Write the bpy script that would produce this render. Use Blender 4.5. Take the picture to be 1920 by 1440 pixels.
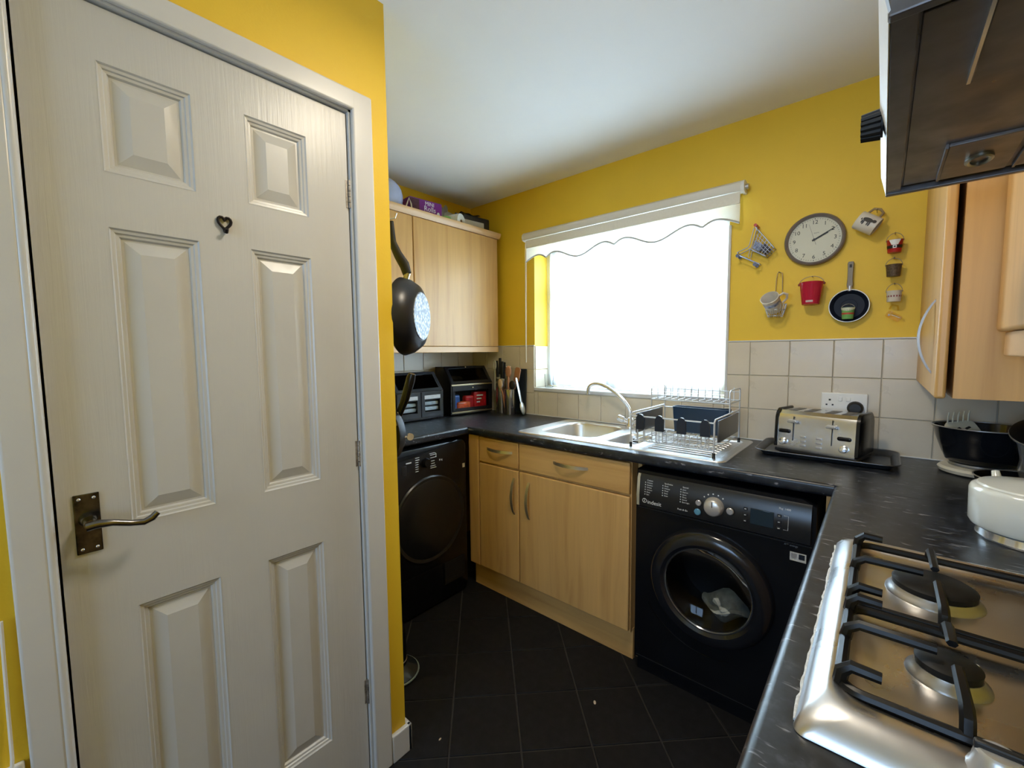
import bpy, bmesh, math, random
from mathutils import Vector, Matrix
random.seed(7)
for o in list(bpy.data.objects): bpy.data.objects.remove(o)
SC = bpy.context.scene
COL = SC.collection
PI = math.pi

# ---------------------------------------------------------------- camera
cam_d = bpy.data.cameras.new('camera'); cam = bpy.data.objects.new('camera', cam_d); COL.objects.link(cam)
SC.camera = cam
cam_d.sensor_fit = 'HORIZONTAL'; cam_d.sensor_width = 36.0; cam_d.lens = 798.37 / 1920 * 36.0
cam_d.clip_start = 0.02; cam_d.clip_end = 100
def cam_axes(yaw, pitch, roll):
    f = Vector((math.sin(yaw)*math.cos(pitch), math.cos(yaw)*math.cos(pitch), -math.sin(pitch)))
    r = Vector((math.cos(yaw), -math.sin(yaw), 0)); u = r.cross(f)
    c, s = math.cos(roll), math.sin(roll)
    return f, c*r + s*u, -s*r + c*u
_f, _r, _u = cam_axes(-0.7163, 0.0763, -0.0095)
cam.matrix_world = Matrix(((_r.x, _u.x, -_f.x, 2.2618), (_r.y, _u.y, -_f.y, -2.1663), (_r.z, _u.z, -_f.z, 1.3202), (0, 0, 0, 1)))

# ---------------------------------------------------------------- sky, exposure
world = bpy.data.worlds.new('overcast_sky'); SC.world = world; world.use_nodes = True
wn = world.node_tree.nodes; wl = world.node_tree.links
wbg = wn['Background']; wbg.inputs['Color'].default_value = (0.63, 0.815, 1.0, 1); wbg.inputs['Strength'].default_value = 13.0
SC.view_settings.view_transform = 'Standard'; SC.view_settings.look = 'None'
SC.view_settings.gamma = 1.0; SC.view_settings.use_curve_mapping = False
SC.view_settings.exposure = 0.45

def portal(name, loc, rot, sx, sy):
    d = bpy.data.lights.new(name, 'AREA'); d.shape = 'RECTANGLE'; d.size = sx; d.size_y = sy
    d.cycles.is_portal = True
    o = bpy.data.objects.new(name, d); COL.objects.link(o); o.location = loc; o.rotation_euler = rot
    return o
portal('window_portal', (1.14, 0.27, 1.53), (-PI/2, 0, 0), 1.2, 0.95)
portal('window_rear_offscreen', (1.95, -4.37, 1.5), (PI/2, 0, 0), 1.3, 1.1)  # guides sky light through the added rear window

# ---------------------------------------------------------------- materials
MATS = {}
def nt(name):
    m = bpy.data.materials.new(name); m.use_nodes = True
    t = m.node_tree; b = t.nodes['Principled BSDF']
    MATS[name] = m
    return m, t, b
def coords(t, scale=(1, 1, 1), out='Object'):
    tc = t.nodes.new('ShaderNodeTexCoord'); mp = t.nodes.new('ShaderNodeMapping')
    mp.inputs['Scale'].default_value = scale
    t.links.new(tc.outputs[out], mp.inputs['Vector'])
    return mp.outputs['Vector']
def noise(t, vec, scale, detail=4, rough=.55, dist=0):
    n = t.nodes.new('ShaderNodeTexNoise'); n.inputs['Scale'].default_value = scale
    n.inputs['Detail'].default_value = detail; n.inputs['Roughness'].default_value = rough; n.inputs['Distortion'].default_value = dist
    t.links.new(vec, n.inputs['Vector']); return n.outputs['Fac']
def ramp(t, fac, stops):
    r = t.nodes.new('ShaderNodeValToRGB'); e = r.color_ramp.elements
    while len(e) < len(stops): e.new(0.5)
    for i, (p, c) in enumerate(stops):
        e[i].position = p; e[i].color = (*c, 1) if len(c) == 3 else c
    t.links.new(fac, r.inputs['Fac']); return r.outputs['Color']
def bump(t, b, fac, strength, dist=.002):
    n = t.nodes.new('ShaderNodeBump'); n.inputs['Strength'].default_value = strength; n.inputs['Distance'].default_value = dist
    t.links.new(fac, n.inputs['Height']); t.links.new(n.outputs['Normal'], b.inputs['Normal'])
def clampc(c): return tuple(max(0, min(1, v)) for v in c)
def mat(name, col, rough=.5, metal=0, var=.08, scale=9, bmp=0, bscale=60, sc=(1, 1, 1), coat=0, rvar=0, spec=None):
    m, t, b = nt(name)
    v = coords(t, sc)
    f = noise(t, v, scale)
    c = ramp(t, f, [(.3, clampc([x*(1-var) for x in col])), (.7, clampc([x*(1+var) for x in col]))])
    t.links.new(c, b.inputs['Base Color'])
    b.inputs['Roughness'].default_value = rough; b.inputs['Metallic'].default_value = metal
    if spec is not None: b.inputs['Specular IOR Level'].default_value = spec
    if coat: b.inputs['Coat Weight'].default_value = coat; b.inputs['Coat Roughness'].default_value = .08
    if rvar:
        r = ramp(t, noise(t, v, scale*1.7), [(.3, (max(0, rough-rvar),)*3), (.7, (min(1, rough+rvar),)*3)])
        t.links.new(r, b.inputs['Roughness'])
    if bmp: bump(t, b, noise(t, v, bscale, 3), bmp)
    return m
def wood(name, c1, c2, axis='z', rough=.38):
    m, t, b = nt(name)
    sc = {'z': (22, 22, 1.3), 'x': (1.3, 22, 22), 'y': (22, 1.3, 22)}[axis]
    v = coords(t, sc)
    f = noise(t, v, 1.0, 5, .6, .6)
    c = ramp(t, f, [(.25, c2), (.5, c1), (.75, clampc([x*1.12 for x in c1]))])
    v2 = coords(t, tuple(s*.22 for s in sc)); f2 = noise(t, v2, 1.0, 2)
    mx = t.nodes.new('ShaderNodeMix'); mx.data_type = 'RGBA'; mx.blend_type = 'MULTIPLY'
    mx.inputs[0].default_value = .45
    t.links.new(c, mx.inputs[6]); t.links.new(ramp(t, f2, [(.3, (.78, .74, .68)), (.7, (1, 1, 1))]), mx.inputs[7])
    t.links.new(mx.outputs[2], b.inputs['Base Color'])
    b.inputs['Roughness'].default_value = rough
    bump(t, b, f, .08, .001)
    return m
def clear(name, tint, gl=.12, rough=.03, a=.85):
    m, t, b = nt(name); t.nodes.remove(b); out = t.nodes['Material Output']
    tr = t.nodes.new('ShaderNodeBsdfTransparent'); tr.inputs['Color'].default_value = (*tint, 1)
    g = t.nodes.new('ShaderNodeBsdfGlossy'); g.inputs['Roughness'].default_value = rough
    lw = t.nodes.new('ShaderNodeLayerWeight'); lw.inputs['Blend'].default_value = gl
    f = noise(t, coords(t), 6); r = ramp(t, f, [(0, (.96,)*3), (1, (1, 1, 1))])
    t.links.new(r, g.inputs['Color'])
    mx = t.nodes.new('ShaderNodeMixShader'); t.links.new(lw.outputs['Fresnel'], mx.inputs[0])
    t.links.new(tr.outputs[0], mx.inputs[1]); t.links.new(g.outputs[0], mx.inputs[2])
    t.links.new(mx.outputs[0], out.inputs['Surface']); return m
def fabric_sheer(name, col, transp, trans):
    m, t, b = nt(name); t.nodes.remove(b); out = t.nodes['Material Output']
    tr = t.nodes.new('ShaderNodeBsdfTransparent')
    tl = t.nodes.new('ShaderNodeBsdfTranslucent'); df = t.nodes.new('ShaderNodeBsdfDiffuse')
    f = noise(t, coords(t, (300, 300, 300)), 1.0, 2)
    c = ramp(t, f, [(.3, clampc([x*.94 for x in col])), (.7, col)])
    t.links.new(c, tl.inputs['Color']); t.links.new(c, df.inputs['Color'])
    m1 = t.nodes.new('ShaderNodeMixShader'); m1.inputs[0].default_value = trans
    t.links.new(df.outputs[0], m1.inputs[1]); t.links.new(tl.outputs[0], m1.inputs[2])
    m2 = t.nodes.new('ShaderNodeMixShader'); m2.inputs[0].default_value = transp
    t.links.new(m1.outputs[0], m2.inputs[1]); t.links.new(tr.outputs[0], m2.inputs[2])
    t.links.new(m2.outputs[0], out.inputs['Surface']); return m
def emit(name, col, s):
    m, t, b = nt(name)
    b.inputs['Base Color'].default_value = (*col, 1)
    c = ramp(t, noise(t, coords(t), 5), [(0, col), (1, col)])
    t.links.new(c, b.inputs['Emission Color']); b.inputs['Emission Strength'].default_value = s
    return m

YEL = mat('yellow_emulsion', (.80, .53, .028), .55, var=.04, scale=3, bmp=.12, bscale=180)
CEIL_M, _t, _b = nt('ceiling_paint')
_v = coords(_t)
_b.inputs['Roughness'].default_value = .8
_t.links.new(ramp(_t, noise(_t, _v, 2.5), [(.3, (.86, .86, .85)), (.7, (.89, .89, .88))]), _b.inputs['Base Color'])

WHITE_G = mat('white_gloss_paint', (.62, .615, .60), .28, var=.03, scale=4)
DOOR_M, _t, _b = nt('moulded_door_paint')
_v = coords(_t, (60, 60, 2.2)); _f = noise(_t, _v, 2.2, 4, .6, .8)
_t.links.new(ramp(_t, noise(_t, coords(_t), 3), [(.3, (.53, .525, .505)), (.7, (.58, .575, .555))]), _b.inputs['Base Color'])
_b.inputs['Roughness'].default_value = .33; bump(_t, _b, _f, .35, .0015)
PANEL_M, _t, _b = nt('moulded_panel_paint')
_v = coords(_t, (14, 14, 5)); _w = _t.nodes.new('ShaderNodeTexWave'); _w.inputs['Scale'].default_value = 1.1; _w.inputs['Distortion'].default_value = 9; _w.inputs['Detail'].default_value = 2
_t.links.new(_v, _w.inputs['Vector'])
_t.links.new(ramp(_t, noise(_t, coords(_t), 3), [(.3, (.53, .525, .505)), (.7, (.58, .575, .555))]), _b.inputs['Base Color'])
_b.inputs['Roughness'].default_value = .33; bump(_t, _b, _w.outputs['Fac'], .22, .0015)

FLOOR_T = mat('black_floor_tile', (.010, .010, .011), .6, var=.25, scale=30, bmp=.1, bscale=200, spec=.2)
GROUT = mat('floor_grout', (.030, .028, .027), .8, var=.2, scale=40)
TILE_M = mat('cream_wall_tile', (.63, .55, .42), .3, var=.06, scale=5, bmp=.5, bscale=9, rvar=.06)
TGROUT = mat('pale_grout', (.62, .57, .46), .7, var=.06, scale=30)
BEECH = wood('beech_door', (.62, .375, .14), (.50, .275, .09), 'z')
BEECH_H = wood('beech_drawer', (.62, .375, .14), (.50, .275, .09), 'x')
BEECH_Y = wood('beech_trim', (.66, .43, .22), (.55, .34, .15), 'y')
CARC = wood('beech_side_panel', (.62, .375, .14), (.50, .275, .09), 'z', .45)
WT, _t, _b = nt('dark_slate_laminate')
_v = coords(_t, (30, 30, 30))
_c1 = ramp(_t, noise(_t, _v, 1.0, 5, .6), [(.35, (.006, .008, .012)), (.6, (.018, .023, .033)), (.75, (.06, .07, .09))])
_c2 = ramp(_t, noise(_t, coords(_t, (28, 95, 60)), 1.0, 2, .5, .4), [(.64, (0, 0, 0)), (.72, (.20, .20, .22))])
_mx = _t.nodes.new('ShaderNodeMix'); _mx.data_type = 'RGBA'; _mx.blend_type = 'ADD'; _mx.inputs[0].default_value = 1
_t.links.new(_c1, _mx.inputs[6]); _t.links.new(_c2, _mx.inputs[7]); _t.links.new(_mx.outputs[2], _b.inputs['Base Color'])
_b.inputs['Roughness'].default_value = .32; bump(_t, _b, noise(_t, _v, 9, 2), .06, .001)
STEEL = mat('brushed_steel', (.66, .66, .67), .33, 1, var=.05, scale=5, rvar=.08, sc=(1, 9, 1))
SINKS = mat('sink_steel', (.77, .775, .78), .36, 1, var=.04, scale=6, rvar=.06)
CHROME = mat('chrome', (.80, .81, .83), .16, .82, var=.03)
BRASSY = mat('satin_nickel_handle', (.72, .64, .48), .32, .9, var=.06)
BLACK = mat('gloss_black_enamel', (.004, .0045, .006), .26, var=.2, scale=20, spec=.38)
BLACKM = mat('matt_black_plastic', (.010, .010, .011), .5, var=.2, scale=20)
IRON = mat('cast_black_enamel', (.004, .004, .0045), .38, var=.3, scale=40, spec=.3)
NAVYP = mat('navy_black_plastic', (.010, .016, .030), .35, var=.1)
WHITEP = mat('white_plastic', (.78, .78, .76), .35, var=.03)
SILVERP = mat('silver_plastic', (.55, .55, .56), .32, .6, var=.05)
PRINT = mat('pale_print', (.70, .72, .74), .6, var=.02)
CERAM = mat('white_ceramic', (.72, .74, .70), .16, var=.03, coat=.4)
REDP = mat('red_paint', (.50, .010, .030), .3, var=.05)
GLASSC = clear('clear_glass', (.97, .99, .99))
SMOKED = clear('smoked_glass', (.35, .38, .40), .18)

# ---------------------------------------------------------------- geometry helper
class G:
    def __init__(s): s.bm = bmesh.new()
    def _merge(s, t, M=None):
        if M is not None: t.transform(M)
        me = bpy.data.meshes.new('tmp'); t.to_mesh(me); t.free(); s.bm.from_mesh(me); bpy.data.meshes.remove(me)
    def box(s, x0, x1, y0, y1, z0, z1, bev=0, seg=2, M=None):
        t = bmesh.new(); bmesh.ops.create_cube(t, size=1)
        for v in t.verts: v.co = Vector(((x0+x1)/2 + v.co.x*(x1-x0), (y0+y1)/2 + v.co.y*(y1-y0), (z0+z1)/2 + v.co.z*(z1-z0)))
        if bev:
            bmesh.ops.bevel(t, geom=t.edges[:], offset=bev, segments=seg, affect='EDGES', profile=.5)
            for f in sorted(t.faces, key=lambda f: -f.calc_area())[:6]: f.material_index = 1
        s._merge(t, M); return s
    def rings(s, rings, closed_u=True, cap0=True, cap1=True, M=None):
        t = bmesh.new(); R = [[t.verts.new(p) for p in r] for r in rings]
        n = len(R[0])
        for a, b in zip(R, R[1:]):
            for i in range(n if closed_u else n-1):
                j = (i+1) % n
                try: t.faces.new((a[i], a[j], b[j], b[i]))
                except ValueError: pass
        if cap0 and closed_u: t.faces.new(list(reversed(R[0])))
        if cap1 and closed_u: t.faces.new(R[-1])
        bmesh.ops.remove_doubles(t, verts=t.verts[:], dist=1e-6)
        bmesh.ops.recalc_face_normals(t, faces=t.faces[:])
        s._merge(t, M); return s
    def lathe(s, prof, n=28, c=(0, 0, 0), M=None, sx=1, sy=1):
        R = [[(c[0]+max(r, 1e-5)*math.cos(2*PI*i/n)*sx, c[1]+max(r, 1e-5)*math.sin(2*PI*i/n)*sy, c[2]+z) for i in range(n)] for r, z in prof]
        return s.rings(R, M=M, cap0=False, cap1=False)
    def cyl(s, p0, p1, r0, r1=None, n=16):
        return s.tube([p0, p1], [r0, r0 if r1 is None else r1], n)
    def tube(s, pts, r, n=8, closed=False, flat=None):
        P = [Vector(p) for p in pts]; m = len(P)
        rs = r if isinstance(r, (list, tuple)) else [r]*m
        T = []
        for i in range(m):
            a = P[(i-1) % m] if (closed or i > 0) else P[0]; b = P[(i+1) % m] if (closed or i < m-1) else P[-1]
            d = (b-a); T.append(d.normalized() if d.length > 1e-9 else Vector((0, 0, 1)))
        up = Vector((0, 0, 1)) if abs(T[0].z) < .9 else Vector((1, 0, 0))
        N = (up - T[0]*up.dot(T[0])).normalized(); rings = []
        for i in range(m):
            N = (N - T[i]*N.dot(T[i])); N = N.normalized() if N.length > 1e-6 else T[i].orthogonal().normalized()
            B = T[i].cross(N)
            fx, fy = flat if flat else (1, 1)
            rings.append([P[i] + (N*math.cos(2*PI*k/n)*fx + B*math.sin(2*PI*k/n)*fy)*rs[i] for k in range(n)])
        if closed: rings.append(rings[0])
        return s.rings(rings, cap0=not closed, cap1=not closed)
    def prism(s, poly, ext):
        e = Vector(ext); a = [Vector(p) for p in poly]
        return s.rings([a, [p+e for p in a]])
    def sphere(s, c, r, n=16, sc=(1, 1, 1), M=None):
        t = bmesh.new(); bmesh.ops.create_uvsphere(t, u_segments=n, v_segments=max(6, n//2), radius=r)
        for v in t.verts: v.co = Vector((c[0]+v.co.x*sc[0], c[1]+v.co.y*sc[1], c[2]+v.co.z*sc[2]))
        s._merge(t, M); return s
    def grid(s, fn, nu, nv, thick=None):
        t = bmesh.new(); V = [[t.verts.new(fn(i/nu, j/nv)) for j in range(nv+1)] for i in range(nu+1)]
        for i in range(nu):
            for j in range(nv): t.faces.new((V[i][j], V[i+1][j], V[i+1][j+1], V[i][j+1]))
        if thick:
            bmesh.ops.solidify(t, geom=t.faces[:], thickness=thick)
        s._merge(t); return s
    def face(s, pts):
        vs = [s.bm.verts.new(p) for p in pts]; s.bm.faces.new(vs); return s
    def mesh(s, name, angle=38, M=None):
        if M is not None: s.bm.transform(M)
        s.bm.normal_update()
        for f in s.bm.faces:
            f.smooth = f.material_index == 0; f.material_index = 0
        lim = math.radians(angle)
        for e in s.bm.edges:
            if len(e.link_faces) == 2 and e.calc_face_angle(0) > lim: e.smooth = False
        me = bpy.data.meshes.new(name); s.bm.to_mesh(me); s.bm.free(); return me
    def obj(s, name, m, parent=None, loc=None, rot=None, label=None, angle=38):
        me = s.mesh(name, angle); me.materials.append(m)
        return link(name, me, parent, loc, rot, label)
def link(name, me, parent=None, loc=None, rot=None, label=None):
    o = bpy.data.objects.new(name, me); COL.objects.link(o)
    if parent is not None: o.parent = parent
    if loc is not None: o.location = loc
    if rot is not None: o.rotation_euler = rot
    if label: o['label'] = label
    return o
def tag(o, label, cat, group=None, kind=None):
    o['label'] = label; o['category'] = cat
    if group: o['group'] = group
    if kind: o['kind'] = kind
    return o
def thing(name, label, cat, loc=(0, 0, 0), rot=(0, 0, 0), group=None):
    o = bpy.data.objects.new(name, None); COL.objects.link(o); o.empty_display_size = .05
    o.location = loc; o.rotation_euler = rot
    return tag(o, label, cat, group)
def struct(o, label, cat): return tag(o, label, cat, kind='structure')
def text(s, size, m, parent, loc, rot, name='lettering', align='CENTER', depth=.0003):
    c = bpy.data.curves.new('txt', 'FONT'); c.body = s; c.size = size; c.align_x = align; c.align_y = 'CENTER'; c.extrude = depth
    c.resolution_u = 3
    t = bpy.data.objects.new('txt', c); COL.objects.link(t)
    me = bpy.data.meshes.new_from_object(t); bpy.data.objects.remove(t); bpy.data.curves.remove(c)
    me.materials.clear(); me.materials.append(m)
    return link(name, me, parent, loc, rot)
FRONT = (PI/2, 0, 0)          # text on a face that looks towards -y
SIDE = (PI/2, 0, PI/2)        # text on a face that looks towards +x
def arc(cx, cy, r, a0, a1, n): return [(cx + r*math.cos(a0+(a1-a0)*i/n), cy + r*math.sin(a0+(a1-a0)*i/n)) for i in range(n+1)]
def rrect(x0, x1, y0, y1, r, n=5):
    p = []
    for cx, cy, a in ((x1-r, y1-r, 0), (x0+r, y1-r, PI/2), (x0+r, y0+r, PI), (x1-r, y0+r, 1.5*PI)): p += arc(cx, cy, r, a, a+PI/2, n)
    return p

# ================================================================ THE ROOM
H = 2.335; XR = 2.75; YB = -4.3; WZ = .91
XP = 1.116; YP = -1.407
WX0, WX1, WZ0, WZ1 = .573, 1.707, 1.088, 1.985

g = G(); g.box(0, XR, YB, 0, -.06, -.004)
floor = struct(g.obj('floor', GROUT), 'dark kitchen floor laid with black tiles set diagonally', 'floor')
tp = .2385; ts = tp - .006
g = G(); g.box(-ts/2, ts/2, -ts/2, ts/2, -.008, 0, .0015, 1); tile_me = g.mesh('floor_tile'); tile_me.materials.append(FLOOR_T)
for i in range(-14, 15):
    for j in range(-14, 15):
        x = 1.246 + (i+.5 + j+.5)*tp*.7071; y = -.995 + (i+.5 - j-.5)*tp*.7071
        if .40 < x < 2.40 and -3.6 < y < -.38 and not (x < 1.0 and y < -1.55): link('floor_tile', tile_me, floor, (x, y, 0), (0, 0, PI/4))

g = G(); g.box(0, XR, YB, 0, H, H+.08)
struct(g.obj('ceiling', CEIL_M), 'plain white painted ceiling over the whole kitchen', 'ceiling')

def wall_with_hole(axis, a0, a1, z1, h0, h1, hz0, hz1, d0, d1):
    g = G()
    def bx(p0, p1, q0, q1):
        if p1-p0 < 1e-4 or q1-q0 < 1e-4: return
        if axis == 'x': g.box(p0, p1, d0, d1, q0, q1)
        else: g.box(d0, d1, p0, p1, q0, q1)
    bx(a0, h0, -.06, z1); bx(h1, a1, -.06, z1); bx(h0, h1, -.06, hz0); bx(h0, h1, hz1, z1)
    return g
wall_b = struct(wall_with_hole('x', -.1, XR+.1, H, WX0, WX1, WZ0-.02, WZ1, 0, .25).obj('wall_back', YEL), 'yellow painted wall with the window and cream tiled splashback', 'wall')
g = G(); g.box(-.1, 0, YB, 0, -.06, H)
wall_l = struct(g.obj('wall_left', YEL), 'yellow painted wall behind the beech wall cabinets and bread bins', 'wall')
g = G(); g.box(XR, XR+.1, YB, 0, -.06, H)
struct(g.obj('wall_right', YEL), 'yellow painted wall behind the hob and cooker hood', 'wall')
struct(wall_with_hole('x', -.1, XR+.1, H, 1.3, 2.6, .95, 2.05, YB-.1, YB).obj('wall_rear', YEL), 'yellow painted wall with a second window facing the sink', 'wall')
DY0, DY1, DZ = -2.1445, -1.531, 1.984
gg = wall_with_hole('y', YB, YP, H, DY0-.028, DY1+.028, 0, DZ+.028, XP-.1, XP)
gg.box(0, XP-.1, YP-.1, YP, 0, H)
wall_p = struct(gg.obj('wall_pantry', YEL), 'yellow painted cupboard wall around the white panelled door', 'wall')

# splashback tiles
TW = .1508; XT = 1.8094; ZT = 1.3536; JG = .0022
tile_cache = {}
def wall_tile(parent, w, h, loc, rot):
    k = (round(w, 4), round(h, 4))
    if k not in tile_cache:
        g = G(); g.box(-w/2, w/2, -.007, 0, -h/2, h/2, .0022, 2); me = g.mesh('tile'); me.materials.append(TILE_M); tile_cache[k] = me
    return link('tile', tile_cache[k], parent, loc, rot)
cols = []; x = XT - 12*TW
while x < XR:
    cols.append((max(x, 0), min(x+TW, XR))); x += TW
def put_back(x0, x1, z0, z1):
    if x1-x0 < .012 or z1-z0 < .012: return
    wall_tile(wall_b, x1-x0-JG, z1-z0-JG, ((x0+x1)/2, -.001, (z0+z1)/2), (0, 0, 0))
for (x0, x1) in cols:
    if x1 <= 0: continue
    for z0, z1 in ((ZT-TW, ZT), (ZT-2*TW, ZT-TW), (WZ, ZT-2*TW)):
        if x1 <= WX0 or x0 >= WX1: put_back(x0, x1, z0, z1)
        else:
            if x0 < WX0: put_back(x0, WX0, z0, z1)
            if x1 > WX1: put_back(WX1, x1, z0, z1)
    a, b = max(x0, WX0), min(x1, WX1)
    if b > a: put_back(a, b, WZ, 1.062)
y = 0
while y > YP:
    y2 = max(y-TW, YP)
    for z0, z1 in ((ZT-TW, ZT), (ZT-2*TW, ZT-TW), (WZ, ZT-2*TW)):
        wall_tile(wall_l, y-y2-JG, z1-z0-JG, (.001, (y+y2)/2, (z0+z1)/2), (0, 0, PI/2))
    y = y2
g = G(); g.box(0, WX0, -.0022, 0, WZ, ZT); g.box(WX1, XR, -.0022, 0, WZ, ZT); g.box(WX0, WX1, -.0022, 0, WZ, WZ0-.02)
g.obj('grout_bed', TGROUT, wall_b)
g = G(); g.box(0, .0022, YP, 0, WZ, ZT); g.obj('grout_bed', TGROUT, wall_l)
g = G(); g.box(.0, WX0, -.010, 0, ZT, ZT+.006, .002); g.box(WX1, XR, -.010, 0, ZT, ZT+.006, .002)
g.obj('tile_trim', WHITE_G, wall_b)
# tiles on the window reveal
for z0, z1 in ((ZT-TW, ZT), (WZ0, ZT-TW)):
    wall_tile(wall_b, .155, z1-z0-JG, (WX0-.001, .078, (z0+z1)/2), (0, 0, PI/2))
# window
g = G()
fy0, fy1 = .165, .225
for a, b, c, d in ((WX0, WX0+.055, WZ0, WZ1), (WX1-.055, WX1, WZ0, WZ1), (WX0, WX1, WZ0, WZ0+.055), (WX0, WX1, WZ1-.055, WZ1), (.99, 1.05, WZ0, WZ1), (WX0+.05, 1.0, 1.66, 1.71)):
    g.box(a, b, fy0, fy1, c, d, .006)
win = struct(g.obj('window_1', WHITEP), 'white framed kitchen window over the sink', 'window')
for a, b, c, d in ((WX0+.055, .99, WZ0+.055, 1.66), (WX0+.055, .99, 1.71, WZ1-.055), (1.05, WX1-.055, WZ0+.055, WZ1-.055)):
    g = G(); g.box(a, b, .19, .196, c, d); g.obj('pane', GLASSC, win)
g = G(); g.box(WX0-.0, WX1+.0, -.012, .165, WZ0-.022, WZ0, .004); g.obj('window_sill', WHITE_G, win)
g = G(); g.box(WX1-.002, WX1+.010, -.010, .02, WZ0-.005, WZ1-.1, .003); g.obj('edge_bead', WHITE_G, win)
# unseen window added behind the camera for daylight fill, panes tinted to dim it
g = G()
for a, b, c, d in ((1.3, 1.36, .95, 2.05), (2.54, 2.6, .95, 2.05), (1.3, 2.6, .95, 1.01), (1.3, 2.6, 1.99, 2.05), (1.92, 1.98, .95, 2.05)):
    g.box(a, b, YB-.07, YB-.01, c, d, .006)
w2 = struct(g.obj('window_2', WHITEP), 'white framed tinted window in the wall opposite the sink', 'window')
TINT = clear('tinted_glass', (.66, .71, .78))  # tint only dims the added daylight fill
for a, b in ((1.36, 1.92), (1.98, 2.54)):
    g = G(); g.box(a, b, YB-.045, YB-.039, 1.01, 1.99); g.obj('pane', TINT, w2)

# pantry door
XD = 1.106
PY = [(-2.038, -1.891), (-1.788, -1.646)]; PZ = [(.203, .797), (.974, 1.571), (1.677, 1.881)]
door = None
g = G()
g.box(XD-.04, XD-.016, DY0+.003, DY1-.003, .006, DZ-.002)
ys = [DY0+.003, PY[0][0], PY[0][1], PY[1][0], PY[1][1], DY1-.003]; zs = [.006, *PZ[0], *PZ[1], *PZ[2], DZ-.002]
for i in range(5):
    for j in range(7):
        if i in (1, 3) and j in (1, 3, 5): continue
        g.box(XD-.0165, XD, ys[i], ys[i+1], zs[j], zs[j+1])
door = struct(g.obj('door_1', DOOR_M), 'white six panel moulded cupboard door with dark lever handle', 'door')
for (y0, y1) in PY:
    for (z0, z1) in PZ:
        R = []
        for ins, dx in ((0, .0005), (.003, -.003), (.008, -.004), (.010, -.007), (.015, -.008), (.018, -.0125), (.022, -.0125), (.046, -.0035), (.049, -.0035)):
            R.append([(XD+dx, y0+ins, z0+ins), (XD+dx, y1-ins, z0+ins), (XD+dx, y1-ins, z1-ins), (XD+dx, y0+ins, z1-ins)])
        g = G(); g.rings(R, cap0=False, cap1=True); g.obj('panel', PANEL_M, door, angle=15)
# lever handle on plate
g = G(); g.box(XD, XD+.004, -2.120, -2.083, .936, 1.053, .0015); plate = g.obj('handle_plate', mat('aged_chrome_plate', (.10, .10, .10), .22, 1, var=.7, scale=45), door, label='tarnished dark rectangular backplate')
g = G(); g.tube([(XD+.004, -2.101, 1.003), (XD+.02, -2.101, 1.003)], [.014, .010], 18); g.tube([(XD+.018, -2.101, 1.003), (XD+.045, -2.101, 1.002)], [.010, .009], 16)
g.tube([(XD+.042, -2.106, .999), (XD+.045, -2.092, 1.001), (XD+.047, -2.07, .998), (XD+.047, -2.045, .989), (XD+.047, -2.025, .985), (XD+.047, -2.012, .990), (XD+.047, -2.003, .999)], [.009, .0085, .0065, .006, .0065, .007, .006], 12)
g.obj('lever', mat('worn_chrome', (.20, .195, .20), .2, 1, var=.3, scale=30), plate)
for yy, zz in ((-2.112, .945), (-2.091, .945), (-2.112, 1.044), (-2.091, 1.044)):
    g = G(); g.sphere((XD+.004, yy, zz), .003, 10, (.5, 1, 1)); g.obj('screw', CHROME, plate)
for zz in (1.765, 1.025, .282):
    g = G(); g.box(XP-.012, XP-.0085, DY1-.010, DY1+.006, zz-.038, zz+.038, .001)
    for k in range(5): g.cyl((XP-.006, DY1, zz-.038+k*.0155), (XP-.006, DY1, zz-.038+k*.0155+.014), .0045, n=10)
    g.obj('hinge', mat('painted_hinge', (.33, .30, .26), .4, .7, var=.5, scale=60) if 'painted_hinge' not in MATS else MATS['painted_hinge'], door)
# small dark heart shaped hook
def heart(s): return [(s*.0115*math.sin(t)**3*1.0, s*.0009*(13*math.cos(t)-5*math.cos(2*t)-2*math.cos(3*t)-math.cos(4*t))) for t in [2*PI*i/24 for i in range(24)]]
g = G(); g.tube([(XD+.004, -1.841+a, 1.620+b) for a, b in heart(1.15)], .0032, 8, closed=True)
g.tube([(XD+.004, -1.841, 1.609), (XD+.005, -1.841, 1.600), (XD+.013, -1.841, 1.598), (XD+.017, -1.841, 1.604)], .0042, 8)
g.obj('coat_hook', mat('dark_bronze_hook', (.02, .015, .013), .4, .6, var=.3), door, label='small dark heart shaped coat hook')

# lining, architrave, skirting
g = G()
g.box(XP-.1, XP, DY1+.001, DY1+.028, 0, DZ+.028); g.box(XP-.1, XP, DY0-.028, DY0-.001, 0, DZ+.028); g.box(XP-.1, XP, DY0-.028, DY1+.028, DZ+.002, DZ+.028)
struct(g.obj('trim_1', WHITE_G), 'white door lining inside the cupboard doorway', 'trim')
g = G()
AW = .060
g.box(XP, XP+.016, DY1+.006, DY1+.006+AW, 0, DZ+.006+.052, .005, 3); g.box(XP, XP+.016, DY0-.012-.046, DY0-.012, 0, DZ+.006+.052, .005, 3)
g.box(XP, XP+.0158, DY0-.012-.046, DY1+.006+AW, DZ+.006, DZ+.006+.052, .005, 3)
g.tube([(XP+.010, DY0-.009, 0), (XP+.010, DY0-.009, DZ)], .0075, 12)
struct(g.obj('trim_2', WHITE_G), 'white gloss architrave framing the cupboard door', 'trim')
g = G()
g.box(XP, XP+.016, DY1+.006+AW, YP+.016, 0, .092, .004); g.box(.02, XP+.016, YP, YP+.016, 0, .092, .004)
struct(g.obj('baseboard_pantry', WHITE_G), 'white skirting board turning the corner beside the cupboard door', 'baseboard')
g = G(); g.box(XP, XP+.016, YB+.02, DY0-.012-.046, 0, .092, .004)
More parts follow.
